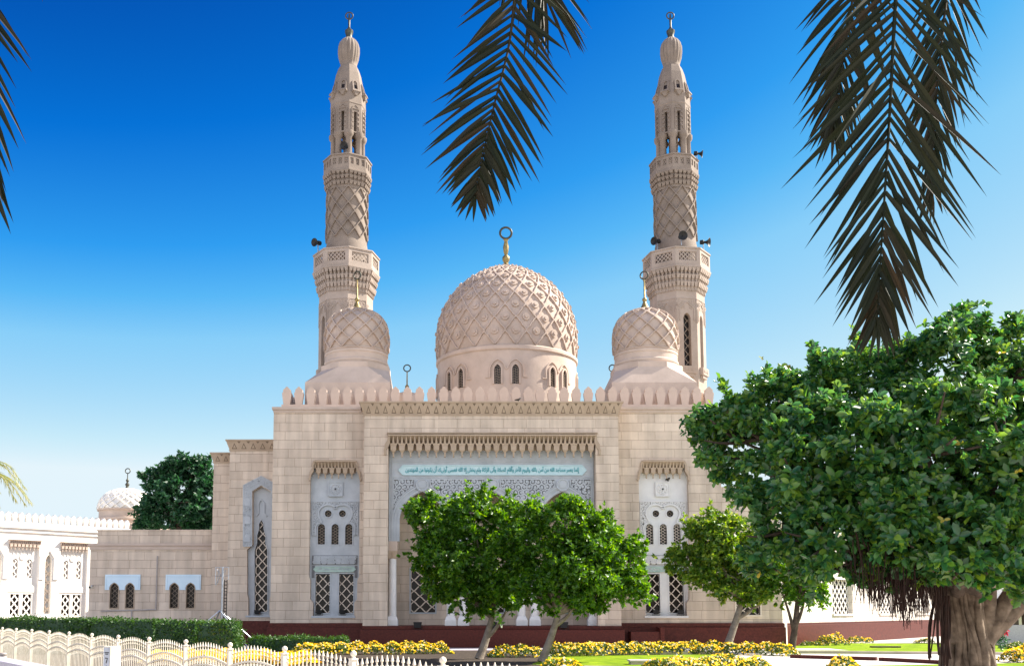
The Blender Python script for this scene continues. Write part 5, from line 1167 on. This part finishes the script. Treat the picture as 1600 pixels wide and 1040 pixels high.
# twigs standing up out of the top
tw = []
for (px, py, dy) in ((1500, 480, 0), (1515, 470, 0.2), (1490, 500, 0), (1530, 500, 0), (1580, 495, 0.3), (1592, 490, 0), (1560, 515, 0), (1290, 545, 0), (1310, 560, 0.3), (1340, 545, 0), (1205, 575, 0.2), (1185, 585, 0), (1230, 580, 0), (1400, 540, 0), (1420, 530, 0.4), (1450, 520, 0), (1475, 515, 0.3), (1540, 525, 0.2), (1275, 550, 0.2), (1365, 550, 0)):
    c = np.array(W(px, py, YF + dy)); k = MPP(py, YF)
    for q in range(26): tw.append(c + np.array([rng.normal() * 9 * k, rng.normal() * 0.15, -abs(rng.normal()) * 26 * k]))
tw = np.array(tw); P = np.concatenate([P, tw]); A = np.concatenate([A, norm(np.array([0, -0.15, 0.9]) + 0.5 * rng.normal(size=tw.shape))])
LL = 0.115 + 0.08 * rng.random(len(P)); LL = np.where(P[:, 1] < YF - 1.2, LL * 1.2, LL)
V, Q = sprays(rng, P, A, 7, LL, LL * 0.5, splay=1.0, jit=0.26, simple=False, along=0.75)
np_mesh('crown', V, Q, 'leaf_fig', fig)
Py, dy_ = lobe_points(rng, [lobes[i] for i in (6, 5, 4, 11, 17, 16, 13, 2)], 60, 0.97); V, Q = sprays(rng, Py + dy_ * 0.05, dy_ + np.array([0, -0.4, 0.3]), 3, 0.13, 0.066, splay=1.0, simple=False); np_mesh('yellow_leaves', V, Q, 'leaf_figy', fig)

# ================================================================== PALMS
def leaflet(mb, p, t, nrm, L, w, droop, seg=5):
    """narrow folded blade bending down towards its tip"""
    k = len(mb.v); pos = Vector(p); d = Vector(t).normalized(); side = d.cross(nrm).normalized(); vs = []
    for i in range(seg + 1):
        u = i / seg; ww = w * (0.55 + 1.1 * u if u < 0.35 else 0.94 * (1 - ((u - 0.35) / 0.65) ** 1.5)) * 0.5; up = side.cross(d).normalized()
        vs += [pos - side * ww + up * ww * 0.55, pos, pos + side * ww + up * ww * 0.55]
        d = (d + Vector((0, 0, -droop / seg))).normalized(); pos = pos + d * (L / seg)
    fs = []
    for i in range(seg): fs += [(i * 3, i * 3 + 1, i * 3 + 4, i * 3 + 3), (i * 3 + 1, i * 3 + 2, i * 3 + 5, i * 3 + 4)]
    mb.add(vs, fs)
def spline(pts, n):
    pts = [Vector(p) for p in pts]; P = [pts[0] * 2 - pts[1]] + pts + [pts[-1] * 2 - pts[-2]]; out = []; m = len(pts) - 1
    for i in range(n + 1):
        s = i / n * m; k = min(int(s), m - 1); t = s - k; a, b, c, d = P[k:k + 4]
        out.append(0.5 * ((2 * b) + (c - a) * t + (2 * a - 5 * b + 4 * c - d) * t * t + (3 * b - a - 3 * c + d) * t ** 3))
    return out
def frond(path, parent, leaf, rachis, L0, w0, face, rr, n_pair=46, start=0.25, spread=0.85, droop=0.35, r0=0.022, tipL=0.55, sides=(-1, 1), taper=0.85):
    pts = spline(path, 60); m = len(pts) - 1; mb = MB(); mb.tube(pts, [r0 * (1.0 - taper * i / m) for i in range(m + 1)], 6); k1 = mb
    lf = MB()
    for i in range(n_pair):
        s = start + (1 - start) * (i + 0.5) / n_pair; f = s * m; a = int(min(f, m - 1)); p = pts[a].lerp(pts[a + 1], f - a); t = (pts[min(a + 1, m)] - pts[max(a - 1, 0)]).normalized()
        nrm = (face - t * face.dot(t)).normalized(); side = t.cross(nrm).normalized()
        e = (s - start) / (1 - start); sp = spread * (1.0 - 0.55 * e) * rr.uniform(0.80, 1.2); L = L0 * (math.sin(min(1, 0.30 + e * 1.4) * PI / 2) if e < 0.5 else 1 - (1 - tipL) * ((e - 0.5) / 0.5)) * rr.uniform(0.88, 1.08)
        for sg in sides:
            d = t * math.cos(sp) + side * sg * math.sin(sp) + nrm * rr.uniform(-0.3, 0.3); leaflet(lf, p, d, nrm + side * rr.uniform(-0.5, 0.5), L, w0 * rr.uniform(0.8, 1.15), droop * rr.uniform(0.6, 1.3))
    for q in (-0.25, 0.1): leaflet(lf, pts[-1], (pts[-1] - pts[-2]) + Vector((q * 0.02, 0, 0)), face, L0 * tipL * 0.9, w0 * 0.7, 0.1)
    r = mb.build('frond', rachis, parent, smooth=60); lf.build('leaflets', leaf, r); return r
PB = Vector((0.5, -1.1, 0)); CR = Vector((0.5, -1.0, 6.5))
palm = thing('date_palm', 'date palm whose dark drooping fronds hang from the top of the view', 'tree', PB)
mb = MB(); rr = random.Random(3); prof_ = []
for i in range(60): z = 6.5 * i / 59; prof_.append((0.24 + (0.035 if i % 2 else 0.0) + 0.05 * (1 - i / 59) ** 3, z))
mb.lathe(prof_, (PB.x, PB.y), 18, rad=lambda a, z: 1 + 0.08 * math.sin(a * 5 + z * 9)); mb.build('trunk', 'bark', palm)
def fpx(px, py, y): return W(px, py, y)
def hang(pxs, y, lead): 
    """crown -> over the top -> down through the listed photograph pixels at distance y"""
    a = fpx(*pxs[0], y); over = Vector((a.x * 0.55 + CR.x * 0.45, y * 0.55 + CR.y * 0.45 * 0, max(a.z, CR.z) + lead)); return [CR, CR.lerp(over, 0.5) + Vector((0, 0, 0.25)), over] + [fpx(p[0], p[1], y) for p in pxs]
fv = Vector((0, -1, 0.25))
rr = random.Random(8)
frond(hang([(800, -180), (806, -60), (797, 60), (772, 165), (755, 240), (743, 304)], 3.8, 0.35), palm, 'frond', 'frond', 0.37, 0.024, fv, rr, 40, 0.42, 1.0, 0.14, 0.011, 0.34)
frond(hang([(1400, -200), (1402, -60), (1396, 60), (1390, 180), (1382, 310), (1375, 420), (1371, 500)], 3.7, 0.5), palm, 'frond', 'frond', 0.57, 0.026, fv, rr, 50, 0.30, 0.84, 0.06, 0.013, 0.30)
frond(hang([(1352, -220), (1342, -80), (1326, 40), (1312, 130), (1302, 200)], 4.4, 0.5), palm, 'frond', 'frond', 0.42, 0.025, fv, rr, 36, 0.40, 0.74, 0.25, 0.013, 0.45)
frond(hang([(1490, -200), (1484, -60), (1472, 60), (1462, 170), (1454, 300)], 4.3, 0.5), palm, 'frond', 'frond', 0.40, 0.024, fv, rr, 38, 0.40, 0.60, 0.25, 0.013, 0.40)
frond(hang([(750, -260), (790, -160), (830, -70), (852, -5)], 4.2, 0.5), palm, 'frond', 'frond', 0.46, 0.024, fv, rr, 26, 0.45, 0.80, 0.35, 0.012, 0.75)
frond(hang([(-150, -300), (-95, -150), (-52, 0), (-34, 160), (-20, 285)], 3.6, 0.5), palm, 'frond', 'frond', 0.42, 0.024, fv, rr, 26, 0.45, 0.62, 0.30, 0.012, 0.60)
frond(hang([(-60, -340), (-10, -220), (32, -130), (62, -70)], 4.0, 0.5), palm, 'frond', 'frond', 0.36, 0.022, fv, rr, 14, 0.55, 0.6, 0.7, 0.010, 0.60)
# sunlit palm beyond the left edge
lp_y = 50.0; lpb = Vector((X(-62, 960, lp_y), lp_y, 0)); lp = thing('date_palm', 'pale sunlit palm at the left edge, only frond tips showing above the white hall', 'tree', lpb)
lc = Vector((lpb.x, lpb.y, Z(748, lp_y))); mb = MB(); mb.lathe([(0.30 + (0.04 if i % 2 else 0), lc.z * i / 40) for i in range(41)], (lpb.x, lpb.y), 14); mb.build('trunk', 'bark', lp)
rr = random.Random(21)
for i in range(22):
    an = 2 * PI * i / 22 + rr.uniform(-0.15, 0.15); el = rr.uniform(-0.25, 0.75); d = Vector((math.cos(an), math.sin(an), 0)); R = 3.0
    path = [lc, lc + d * 1.0 + Vector((0, 0, 0.9 * el + 0.5)), lc + d * 2.1 + Vector((0, 0, 1.1 * el + 0.15)), lc + d * R + Vector((0, 0, 1.0 * el - 0.9))]
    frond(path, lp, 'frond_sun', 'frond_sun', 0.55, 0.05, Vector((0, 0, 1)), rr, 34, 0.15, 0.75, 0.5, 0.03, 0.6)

# ================================================================== HEDGES AND FLOWER BEDS
def box_leaves(rng, x0, x1, y0, y1, z1, dens, L, Wd, rough=0.10, round_=0.15):
    """leaves over the top and sides of a clipped block"""
    Cs = []; Ns = []
    def add(n, f, nr):
        n = int(n); u, v = rng.random(n), rng.random(n); Cs.append(f(u, v)); Ns.append(np.tile(nr, (n, 1)))
    add((x1 - x0) * (y1 - y0) * dens, lambda u, v: np.stack([x0 + u * (x1 - x0), y0 + v * (y1 - y0), z1 + 0 * u], 1), (0, 0, 1.0))
    add((x1 - x0) * z1 * dens, lambda u, v: np.stack([x0 + u * (x1 - x0), y0 + 0 * u, v * z1], 1), (0, -1.0, 0))
    for xx, s in ((x0, -1.0), (x1, 1.0)): add((y1 - y0) * z1 * dens, lambda u, v, xx=xx: np.stack([xx + 0 * u, y0 + u * (y1 - y0), v * z1], 1), (s, 0, 0))
    C = np.concatenate(Cs); Nn = np.concatenate(Ns)
    wob = np.sin(C[:, 0] * 2.1) * np.sin(C[:, 2] * 2.7 + C[:, 0] * 0.7 + C[:, 1]) * rough
    C = C + Nn * (wob + rng.normal(size=len(C)) * rough * 0.7 - 0.05)[:, None]
    ctr = np.array([(x0 + x1) / 2, (y0 + y1) / 2, 0.5 * z1]);
    A = norm(Nn + 0.7 * rng.normal(size=C.shape)); T = norm(np.cross(A, rng.normal(size=C.shape)))
    s = 0.7 + 0.6 * rng.random(len(C)); return simple_quads(C, T, A, L * s, Wd * s)
def hedge(px0, px1, y, z1, depth, label, seed, dens=340, L=0.12, Wd=0.065, zpx=None):
    rng = np.random.default_rng(seed); x0, x1 = X(px0, 985, y), X(px1, 985, y); 
    o = thing('hedge', label, 'hedge', ((x0 + x1) / 2, y + depth / 2, 0), 0, 'clipped hedges behind the fence')
    mb = MB(); mb.box(x0 + 0.07, x1 - 0.07, y + 0.07, y + depth - 0.07, 0, z1 - 0.07); mb.build('inner_growth', 'leaf_dark', o)
    V, Q = box_leaves(rng, x0, x1, y, y + depth, z1, dens, L, Wd); np_mesh('foliage', V, Q, 'leaf_hedge', o)
hedge(-40, 139, 52.0, WZ(965.5, 52.0), 1.2, 'long clipped hedge below the white hall', 31)
hedge(139, 241, 51.6, WZ(967.5, 51.6), 1.2, 'clipped hedge below the left end of the low annex', 32)
hedge(241, 306, 48.0, WZ(970, 48.0), 1.6, 'squared hedge block standing forward of the long hedges', 33)
hedge(306.8, 366, 45.5, WZ(971, 45.5), 1.8, 'squared hedge block in front of the lattice mast', 34)
hedge(388, 540, 54.0, WZ(996, 54.0), 1.5, 'low dark hedge below the left niche of the mosque', 35)
def flower_bed(label, pts, h, seed, dens=150, fl=55, petal='petal', white=0.12, group='yellow flower beds', wd=1.6):
    """low mounded bed of leaves and blossoms along a line of ground points"""
    rng = np.random.default_rng(seed); P = [Vector((p[0], p[1], 0)) for p in pts]; c = sum(P, Vector((0, 0, 0))) / len(P); o = thing('flower_bed', label, 'flower bed', c, 0, group)
    L = [0.0]
    for i in range(1, len(P)): L.append(L[-1] + (P[i] - P[i - 1]).length)
    def sample(n):
        s = rng.random(n) * L[-1]; PX = np.interp(s, L, [p.x for p in P]); PY = np.interp(s, L, [p.y for p in P]); v = rng.random(n) * 2 - 1
        v = np.sign(v) * np.abs(v) ** 0.8; i = np.clip(np.searchsorted(L, s) - 1, 0, len(P) - 2); dx = np.array([(P[k + 1] - P[k]).normalized()[:] for k in range(len(P) - 1)])[i]
        nx, ny = -dx[:, 1], dx[:, 0]; e = np.minimum(1, np.minimum(s, L[-1] - s) / 0.5 + 0.15)
        lump = 0.80 + 0.20 * np.sin(PX * 3.1 + PY * 2) * np.cos(PX * 1.3 + v * 4) + 0.10 * np.sin(PX * 7.7)
        prof = np.sqrt(np.maximum(0, 1 - np.abs(v) ** 2.6)) * e; zt = h * prof * lump
        C = np.stack([PX + nx * v * wd / 2, PY + ny * v * wd / 2, zt], 1); Nn = norm(np.stack([nx * v * 0.9, ny * v * 0.9, 0.7 + 0 * v], 1)); return C, Nn
    n = int(L[-1] * wd * dens); C, Nn = sample(n); C[:, 2] *= (0.35 + 0.65 * rng.random(n) ** 0.4); A = norm(Nn + 0.55 * rng.normal(size=C.shape)); V, Q = sprays(rng, C, A, 4, 0.12, 0.05, jit=0.4); np_mesh('foliage', V, Q, 'leaf_bed', o)
    n = int(L[-1] * wd * fl * 1.5); C, Nn = sample(n); C = C + Nn * 0.03; A = norm(Nn + np.array([0, -0.25, 0.2]) + 0.45 * rng.normal(size=C.shape)); ms = [petal, 'petal_white']
    V, Q = sprays(rng, C, A, 5, 0.058, 0.054, splay=1.25, jit=0.05, along=0.0); mi = np.tile((rng.random(n) < white).astype(int), 5); np_mesh('blossoms', V, Q, None, o, mi, ms)
    return o
def gl(*pp): return [gp(a, b) for a, b in pp]
flower_bed('yellow flower bed along the porch plinth, left of the path', gl((462, 1022), (580, 1021.5), (703, 1020)), 0.62, 41, dens=130, fl=60)
flower_bed('brownish yellow flower bed before the porch, between the two clipped trees', gl((765, 1026), (850, 1025.5)), 0.60, 42, dens=150, fl=34)
flower_bed('long yellow flower bed behind the central lawn, right of the bent trunk', gl((856, 1025), (960, 1022.5), (1080, 1021), (1170, 1022), (1242, 1024)), 0.66, 43, dens=170, fl=50)
flower_bed('clump of yellow flowers at the bottom edge under the bent tree', gl((850, 1048), (905, 1050)), 0.55, 44, fl=45)
flower_bed('yellow flower bed in front of the central lawn by the fountain', gl((1020, 1051), (1110, 1046), (1185, 1043)), 0.52, 45, dens=170, fl=46)
flower_bed('round yellow bush on the lawn below the white wing window', gl((1283, 1007.5), (1318, 1007)), 0.75, 46, fl=40, wd=1.4)
flower_bed('low pale yellow shrubs along the base of the white wing', gl((1322, 1004), (1362, 1003.5)), 0.45, 47, fl=30, wd=0.8)
flower_bed('small sprig of white flowers by the wing base near the fig trunk', gl((1430, 1003.5), (1460, 1003.5)), 0.35, 48, fl=50, white=0.8, wd=0.7)
flower_bed('yellow flowers at the bottom right behind the fig trunk', gl((1572, 1034), (1640, 1034)), 0.75, 49, fl=90, white=0.02)
flower_bed('yellow bush at the bottom edge left of the fig trunk', gl((1292, 1046), (1345, 1047)), 0.6, 50, fl=45)
flower_bed('bright yellow flower bed seen through the fence pickets at the left', gl((228, 1033), (300, 1033), (380, 1035), (480, 1038)), 0.52, 51, dens=60, fl=190, white=0.02, wd=2.2)
flower_bed('small yellow flower clump beside the low hedge behind the fence', gl((455, 1020), (482, 1020)), 0.5, 52, fl=70, white=0.02, wd=1.2)
flower_bed('dark leafy border with few flowers along the lawn right of the small tree', gl((1248, 1008), (1290, 1008)), 0.28, 53, fl=6, wd=1.0)
flower_bed('dark leafy border with white specks below the pavilion', gl((1568, 1013), (1680, 1013)), 0.4, 54, fl=8, white=0.9, wd=1.2)
# dark shrub with red leaves right of the fig trunk
sp_ = W(1566, 990, 50); sh = thing('red_leaved_shrub', 'dark shrub with a few red leaves right of the fig trunk', 'shrub', (sp_.x, 50, 0)); rng = np.random.default_rng(60)
P, d = lobe_points(rng, px_lobes([(1560, 975, 12, 0), (1556, 990, 14, 0), (1563, 1000, 12, 0), (1564, 960, 7, 0)], 50), 260, 0.3); V, Q = sprays(rng, P, d, 5, 0.12, 0.05); np_mesh('foliage', V, Q, 'leaf_dark', sh)
P, d = lobe_points(rng, px_lobes([(1566, 985, 8, -0.2)], 50), 40, 0.3); V, Q = sprays(rng, P, d, 5, 0.14, 0.06); np_mesh('red_leaves', V, Q, 'petal_red', sh)

# ================================================================== FENCE AND SMALL THINGS
FA = Vector((-21.36, 43.0, 0)); FB_ = Vector((-1.05, 15.4, 0))
def fpt(px, pyt, zt=1.5):
    g = G(px, pyt, zt); return g
tops = [(2.4, 979), (25.5, 980), (49.5, 982), (77, 984), (107, 986), (145, 989), (187, 992), (234, 994), (292, 1000), (361, 1002), (446, 1011), (551, 1016.5), (692, 1024.6)]
FH = 1.5; pa = fpt(25.5, 980.2, FH); pb = fpt(692, 1024.8, FH); fdir = (pb - pa); fdir.z = 0; flen = fdir.length; fdir.normalize()
fa = math.atan2(fdir.y, fdir.x); seg = flen / 11
fence = thing('picket_fence', 'cream picket fence with arched panels and ball topped posts along the bottom left', 'fence', (pa.x, pa.y, 0), fa)
pst = MB(); pst.box(-0.05, 0.05, -0.05, 0.05, 0, 1.34); pst.box(-0.065, 0.065, -0.065, 0.065, 1.34, 1.365); pst.lathe([(0.02, 1.365), (0.04, 1.372), (0.026, 1.39), (0.05, 1.415), (0.058, 1.44), (0.05, 1.47), (0.022, 1.495), (0.004, 1.50)], (0, 0), 14)
p0 = pst.build('post', 'fence', fence, smooth=40, local=True)
pn = MB(); npk = 16; x0_, x1_ = 0.06, seg - 0.06
def archz(u, a, b): return a + b * math.sin(PI * u)
for i in range(npk):
    u = (i + 0.5) / npk; x = x0_ + (x1_ - x0_) * u; zt = archz(u, 1.22, 0.13)
    pn.box(x - 0.014, x + 0.014, -0.009, 0.009, 0.10, zt); pn.frus(x, 0, zt, 0.014, 0.009, zt + 0.02, 0.032, 0.016); pn.frus(x, 0, zt + 0.02, 0.032, 0.016, zt + 0.12, 0.004, 0.004)
    pn.box(x - 0.03, x + 0.03, -0.016, 0.016, zt - 0.07, zt - 0.045)
for a, b in ((0.99, 0.14), (0.81, 0.14)):
    pn.strip([(x0_ + (x1_ - x0_) * i / 18, archz(i / 18, a, b)) for i in range(19)], 0.042, -0.016, 0.016)
    for i in range(npk):
        u = i / npk; x = x0_ + (x1_ - x0_) * u; z = archz(u, a, b)
        if a > 0.8 and i: pn.torus((x, 0, z - 0.09), 0.045, 0.007, 10, 4)
pn.box(x0_, x1_, -0.02, 0.02, 0.14, 0.19)
n0 = pn.build('panel', 'fence', fence, local=True)
for i in range(-3, 15):
    if i == 0: o, q = p0, n0
    else: o = p0.copy(); COL.objects.link(o); o.parent = fence; q = n0.copy(); COL.objects.link(q); q.parent = fence
    o.location = (i * seg, 0, 0); q.location = (i * seg, 0, 0)
# ticket machine by the fence: white sides, grey lettered front
tp = W(176, 1008.5, 24.6); t = thing('notice_pillar', 'small white pillar with a grey lettered plate before the fence', 'sign', (tp.x, tp.y, 0), R_(-40))
mb = MB(); mb.box(-0.145, 0.145, -0.145, 0.145, 0, tp.z); mb.build('pillar', 'fence', t, local=True, bevel=0.012)
mb = MB(); mb.box(-0.135, 0.135, -0.152, -0.1455, 0.1, tp.z - 0.03); pl_ = mb.build('plate', 'steel', t, local=True)
mb = MB(); h_ = tp.z - 0.16
for dz, w in ((0, 0.09), (-0.035, 0.06), (-0.46, 0.08), (-0.50, 0.06)): mb.box(-w, w, -0.157, -0.1525, h_ + dz, h_ + dz + 0.022)
mb.strip([(-0.05, h_ - 0.12), (0.04, h_ - 0.12), (-0.01, h_ - 0.24)], 0.03, -0.157, -0.1525); mb.strip([(0.0, h_ - 0.30), (0.0, h_ - 0.41)], 0.03, -0.157, -0.1525)
mb.build('lettering', 'black', pl_, local=True)
# low pale kerb wall and bollard in the bottom left corner
a = W(-30, 1026, 30); b = W(62, 1041, 24)
mb = MB(); n_ = Vector((0.35, 0.5, 0)); vs = [a, b, b + n_, a + n_]; mb.add([(p.x, p.y, 0) for p in vs] + [(p.x, p.y, a.z if i in (0, 3) else a.z) for i, p in enumerate(vs)], [(0, 1, 2, 3), (4, 5, 6, 7), (0, 1, 5, 4), (1, 2, 6, 5), (2, 3, 7, 6), (3, 0, 4, 7)])
tag(mb.build('low_wall', 'granite_pale', bevel=0.02), 'low pale concrete wall in the bottom left corner, before the fence', 'wall')
bp_ = W(5, 1028, 31); bo = thing('bollard', 'short grey bollard at the bottom left corner by the fence', 'bollard', (bp_.x, 31, 0)); mb = MB(); mb.lathe([(0.09, 0), (0.09, WZ(1021, 31)), (0.10, WZ(1020.5, 31)), (0.08, WZ(1019, 31))], (bp_.x, 31), 14); mb.build('shaft', 'pipe', bo, smooth=40)
mb = MB(); mb.lathe([(0.095, WZ(1023, 31)), (0.095, WZ(1022, 31))], (bp_.x, 31), 14); mb.build('band', 'black', bo)
# floodlights on the plinth and in the niches
fl_first = None
def floodlight(px, py, y, zb, label, grp, s=1.0):
    global fl_first
    x = X(px, py, y); 
    if fl_first is None:
        o = thing('floodlight', label, 'floodlight', (x, y, zb), 0, grp); mb = MB(); mb.frus(0, 0, 0.10, 0.19, 0.10, 0.42, 0.25, 0.15); mb.box(-0.25, 0.25, -0.17, 0.15, 0.42, 0.46); mb.build('housing', 'black', o, local=True, bevel=0.01)
        for q in range(5):
            mb = MB()
        mb = MB(); mb.box(-0.28, -0.26, -0.03, 0.03, 0, 0.3); mb.box(0.26, 0.28, -0.03, 0.03, 0, 0.3); mb.box(-0.28, 0.28, -0.03, 0.03, 0, 0.02); mb.build('bracket', 'black', o, local=True); fl_first = o
    else:
        o = copy_tree(fl_first) or None
        o = [q for q in COL.objects if q.type == 'EMPTY' and q.get('category') == 'floodlight'][-1]; o['label'] = label; o['group'] = grp; o.location = (x, y, zb)
    o.scale = (s, s, s)
zf = Z(983) + 0.001
floodlight(652.5, 975, YP - 0.22, zf, 'black floodlight on the plinth in the left porch arch', 'floodlights on the porch plinth')
floodlight(770, 975, YP - 0.22, zf, 'black floodlight on the plinth in the middle porch arch, behind the forked trunk', 'floodlights on the porch plinth')
floodlight(881, 975, YP - 0.22, zf, 'black floodlight on the plinth in the right porch arch', 'floodlights on the porch plinth')
k = MPP(900, YW); zs_ = Z(961, YW)
for nm_, px in (('left', 498.5), ('right', 535)):
    floodlight(px, 955, YW + 0.18, zs_, 'black floodlight at the foot of the %s lattice window, niche left of porch' % nm_, 'floodlights in the wall niches', 0.75)
for nm_, px in (('left', 1025), ('right', 1063)):
    floodlight(px, 955, YW + 0.18, zs_, 'black floodlight at the foot of the %s lattice window, niche right of porch' % nm_, 'floodlights in the wall niches', 0.75)
floodlight(402, 955, YS1 + 0.14, Z(960.8, YS1), 'black floodlight in the tall narrow niche on the far left', 'floodlights in the wall niches', 0.75)
# lattice mast on a tripod before the annex corner
YL = 55.0; ml = Vector((X(346, 950, YL), YL, 0)); mast = thing('lattice_mast', 'steel lattice mast on a tripod with ladder, by the annex corner', 'mast', ml)
def LX(px): return X(px, 930, YL)
zq_ = lambda py: WZ(py, YL)
mb = MB(); mb.tube([(LX(347), YL, zq_(966)), (LX(347.5), YL, zq_(885))], 0.05, 8); mb.build('pole', 'steel', mast)
mb = MB(); 
for px in (350, 354): mb.tube([(LX(px), YL + 0.05, 0.1), (LX(px), YL + 0.05, zq_(905))], 0.025, 6)
for i in range(13): zz_ = zq_(970) + (zq_(908) - zq_(970)) * i / 12; mb.tube([(LX(350), YL + 0.05, zz_), (LX(354), YL + 0.05, zz_)], 0.022, 5)
mb.build('ladder', 'black', mast)
mb = MB(); xa, xb2 = LX(336), LX(356.5)
mb.tube([(xa, YL, zq_(913)), (xa, YL, zq_(885.5)), (xb2, YL, zq_(885.5)), (xb2, YL, zq_(905))], 0.022, 5)
for a, b, c, d in ((336, 899, 356, 899), (346, 886, 346, 912), (336, 886, 345, 899), (352, 890, 347, 898), (342, 886, 338, 912), (344, 899, 337, 914)): mb.tube([(LX(a), YL, zq_(b)), (LX(c), YL, zq_(d))], 0.014, 4)
mb.build('antenna_frame', 'steel', mast)
hub = Vector((LX(344), YL, zq_(953)))
for px, py, dy in ((327, 969, -1.4), (334, 972, 1.0), (360, 972, -1.0), (374, 983, 1.2)):
    mb = MB(); e = Vector((LX(px), YL + dy, 0.02)); 
    d = (W(px, py, YL) - hub); e = hub + d * (hub.z / max(0.2, -d.z)) * 0.99; e.z = 0.02; e.y = YL + dy; mb.tube([hub, e], 0.035, 6); mb.build('leg', 'steel', mast)
mb = MB(); xx0, xx1 = LX(368.5), LX(377)
mb.tube([(xx0, YL - 0.5, 0.0), (xx0, YL - 0.5, zq_(982)), (xx1, YL - 0.5, zq_(982)), (xx1, YL - 0.5, 0.0)], 0.025, 6)
for py in (990, 994, 1000): mb.tube([(xx0, YL - 0.5, zq_(py)), (xx1, YL - 0.5, zq_(py))], 0.02, 5)
tag(mb.build('step_frame', 'steel'), 'short grey steel step frame at the end of the squared hedge', 'frame')
# birds
def bird(px, py, y, label, ang):
    p = W(px, py, y); o = thing('bird', label, 'bird', p, ang, 'pigeons on the mosque'); me = bpy.data.meshes.new('body'); bm = bmesh.new()
    pts = [(-0.26, 0, 0.02), (-0.13, 0, 0.05), (0, 0, 0.09), (0.09, 0, 0.14), (0.13, 0, 0.20), (0.20, 0, 0.195)]; rs = [(0.05, 0.015), (0.05, 0.035), (0.075, 0.075), (0.06, 0.06), (0.04, 0.04), (0.008, 0.008)]
    vs = [bm.verts.new(q) for q in pts]; legs = []
    for i in range(5): bm.edges.new((vs[i], vs[i + 1]))
    for s in (-1, 1):
        a = bm.verts.new((0.0, s * 0.03, 0.0)); b = bm.verts.new((0.02, s * 0.03, -0.07)); bm.edges.new((vs[2], a)); bm.edges.new((a, b)); rs += [(0.014, 0.014), (0.008, 0.008)]
    bm.to_mesh(me); bm.free(); b = bpy.data.objects.new('body', me); COL.objects.link(b); b.parent = o; me.materials.append(M['black'])
    sk = b.modifiers.new('skin', 'SKIN'); b.modifiers.new('sub', 'SUBSURF').levels = 2
    for i, r in enumerate(rs): me.skin_vertices[0].data[i].radius = r
    me.skin_vertices[0].data[2].use_root = True
    for s in (-1, 1):
        mb = MB(); mb.add([(0.05, s * 0.075, 0.12), (-0.02, s * 0.085, 0.15), (-0.27, s * 0.03, 0.06), (-0.15, s * 0.08, 0.05), (-0.02, s * 0.095, 0.07)], [(0, 1, 2, 3, 4)]); mb.build('wing', 'bark_dark', o, local=True)
bird(810, 626.2, YP - 0.1, 'dark bird perched on the porch cornice below the dome', R_(20))
bird(1044, 750.5, YW + 0.27, 'dark bird perched on the rosette block of the right niche', R_(40))
# fountain jet and stone seats on the lawn
fp = G(1058, 1042); fo_ = thing('fountain', 'small fountain with pale blue water jet at the bottom of the lawn', 'fountain', fp); k = MPP(1040, fp.y)
M['water'] = mottled('fountain_water', (0.55, 0.72, 0.78), (0.75, 0.85, 0.88), 9.0, 0.12, spec=0.5)
mb = MB(); mb.lathe([(6 * k, 0.05), (4.5 * k, 6 * k), (2.6 * k, 14 * k), (1.2 * k, 19 * k), (0.3 * k, 22 * k)], (fp.x, fp.y), 18, rad=lambda a, z: 1 + 0.18 * math.sin(a * 5 + z * 9)); mb.build('water_jet', 'water', fo_, smooth=60)
mb = MB(); mb.lathe([(0.85, 0.0), (0.85, 0.10), (0.75, 0.12), (0.7, 0.04), (0.1, 0.04)], (fp.x, fp.y), 32); mb.build('basin', 'kerb', fo_, smooth=30)
def stone_seat(px0, px1, py0, py1, y, label, dz=0.0):
    x0, x1 = X(px0, py1, y), X(px1, py1, y); o = thing('stone_block', label, 'stone block', ((x0 + x1) / 2, y, 0)); h = max(0.12, WZ(py0, y)); mb = MB(); mb.box(x0, x1, y, y + 0.6, 0, h - 0.05); mb.build('base', 'kerb', o, bevel=0.02); mb = MB(); mb.box(x0 - 0.05, x1 + 0.05, y - 0.05, y + 0.65, h - 0.049, h + 0.02); mb.build('slab', 'paving', o, bevel=0.02)
stone_seat(986, 1024, 1031, 1038, G(1000, 1038).y, 'pale stone block on the central lawn left of the fountain')
stone_seat(1112, 1148, 1026, 1034, G(1130, 1034).y, 'brown stone block at the right end of the central lawn')
mb = MB(); q0 = G(1364, 1011.5); mb.box(q0.x, G(1408, 1011.5).x, q0.y, q0.y + 0.5, 0.0, 0.10); tag(mb.build('drain_cover', 'bark_dark', bevel=0.01), 'dark flat drain cover on the right hand lawn', 'drain cover')
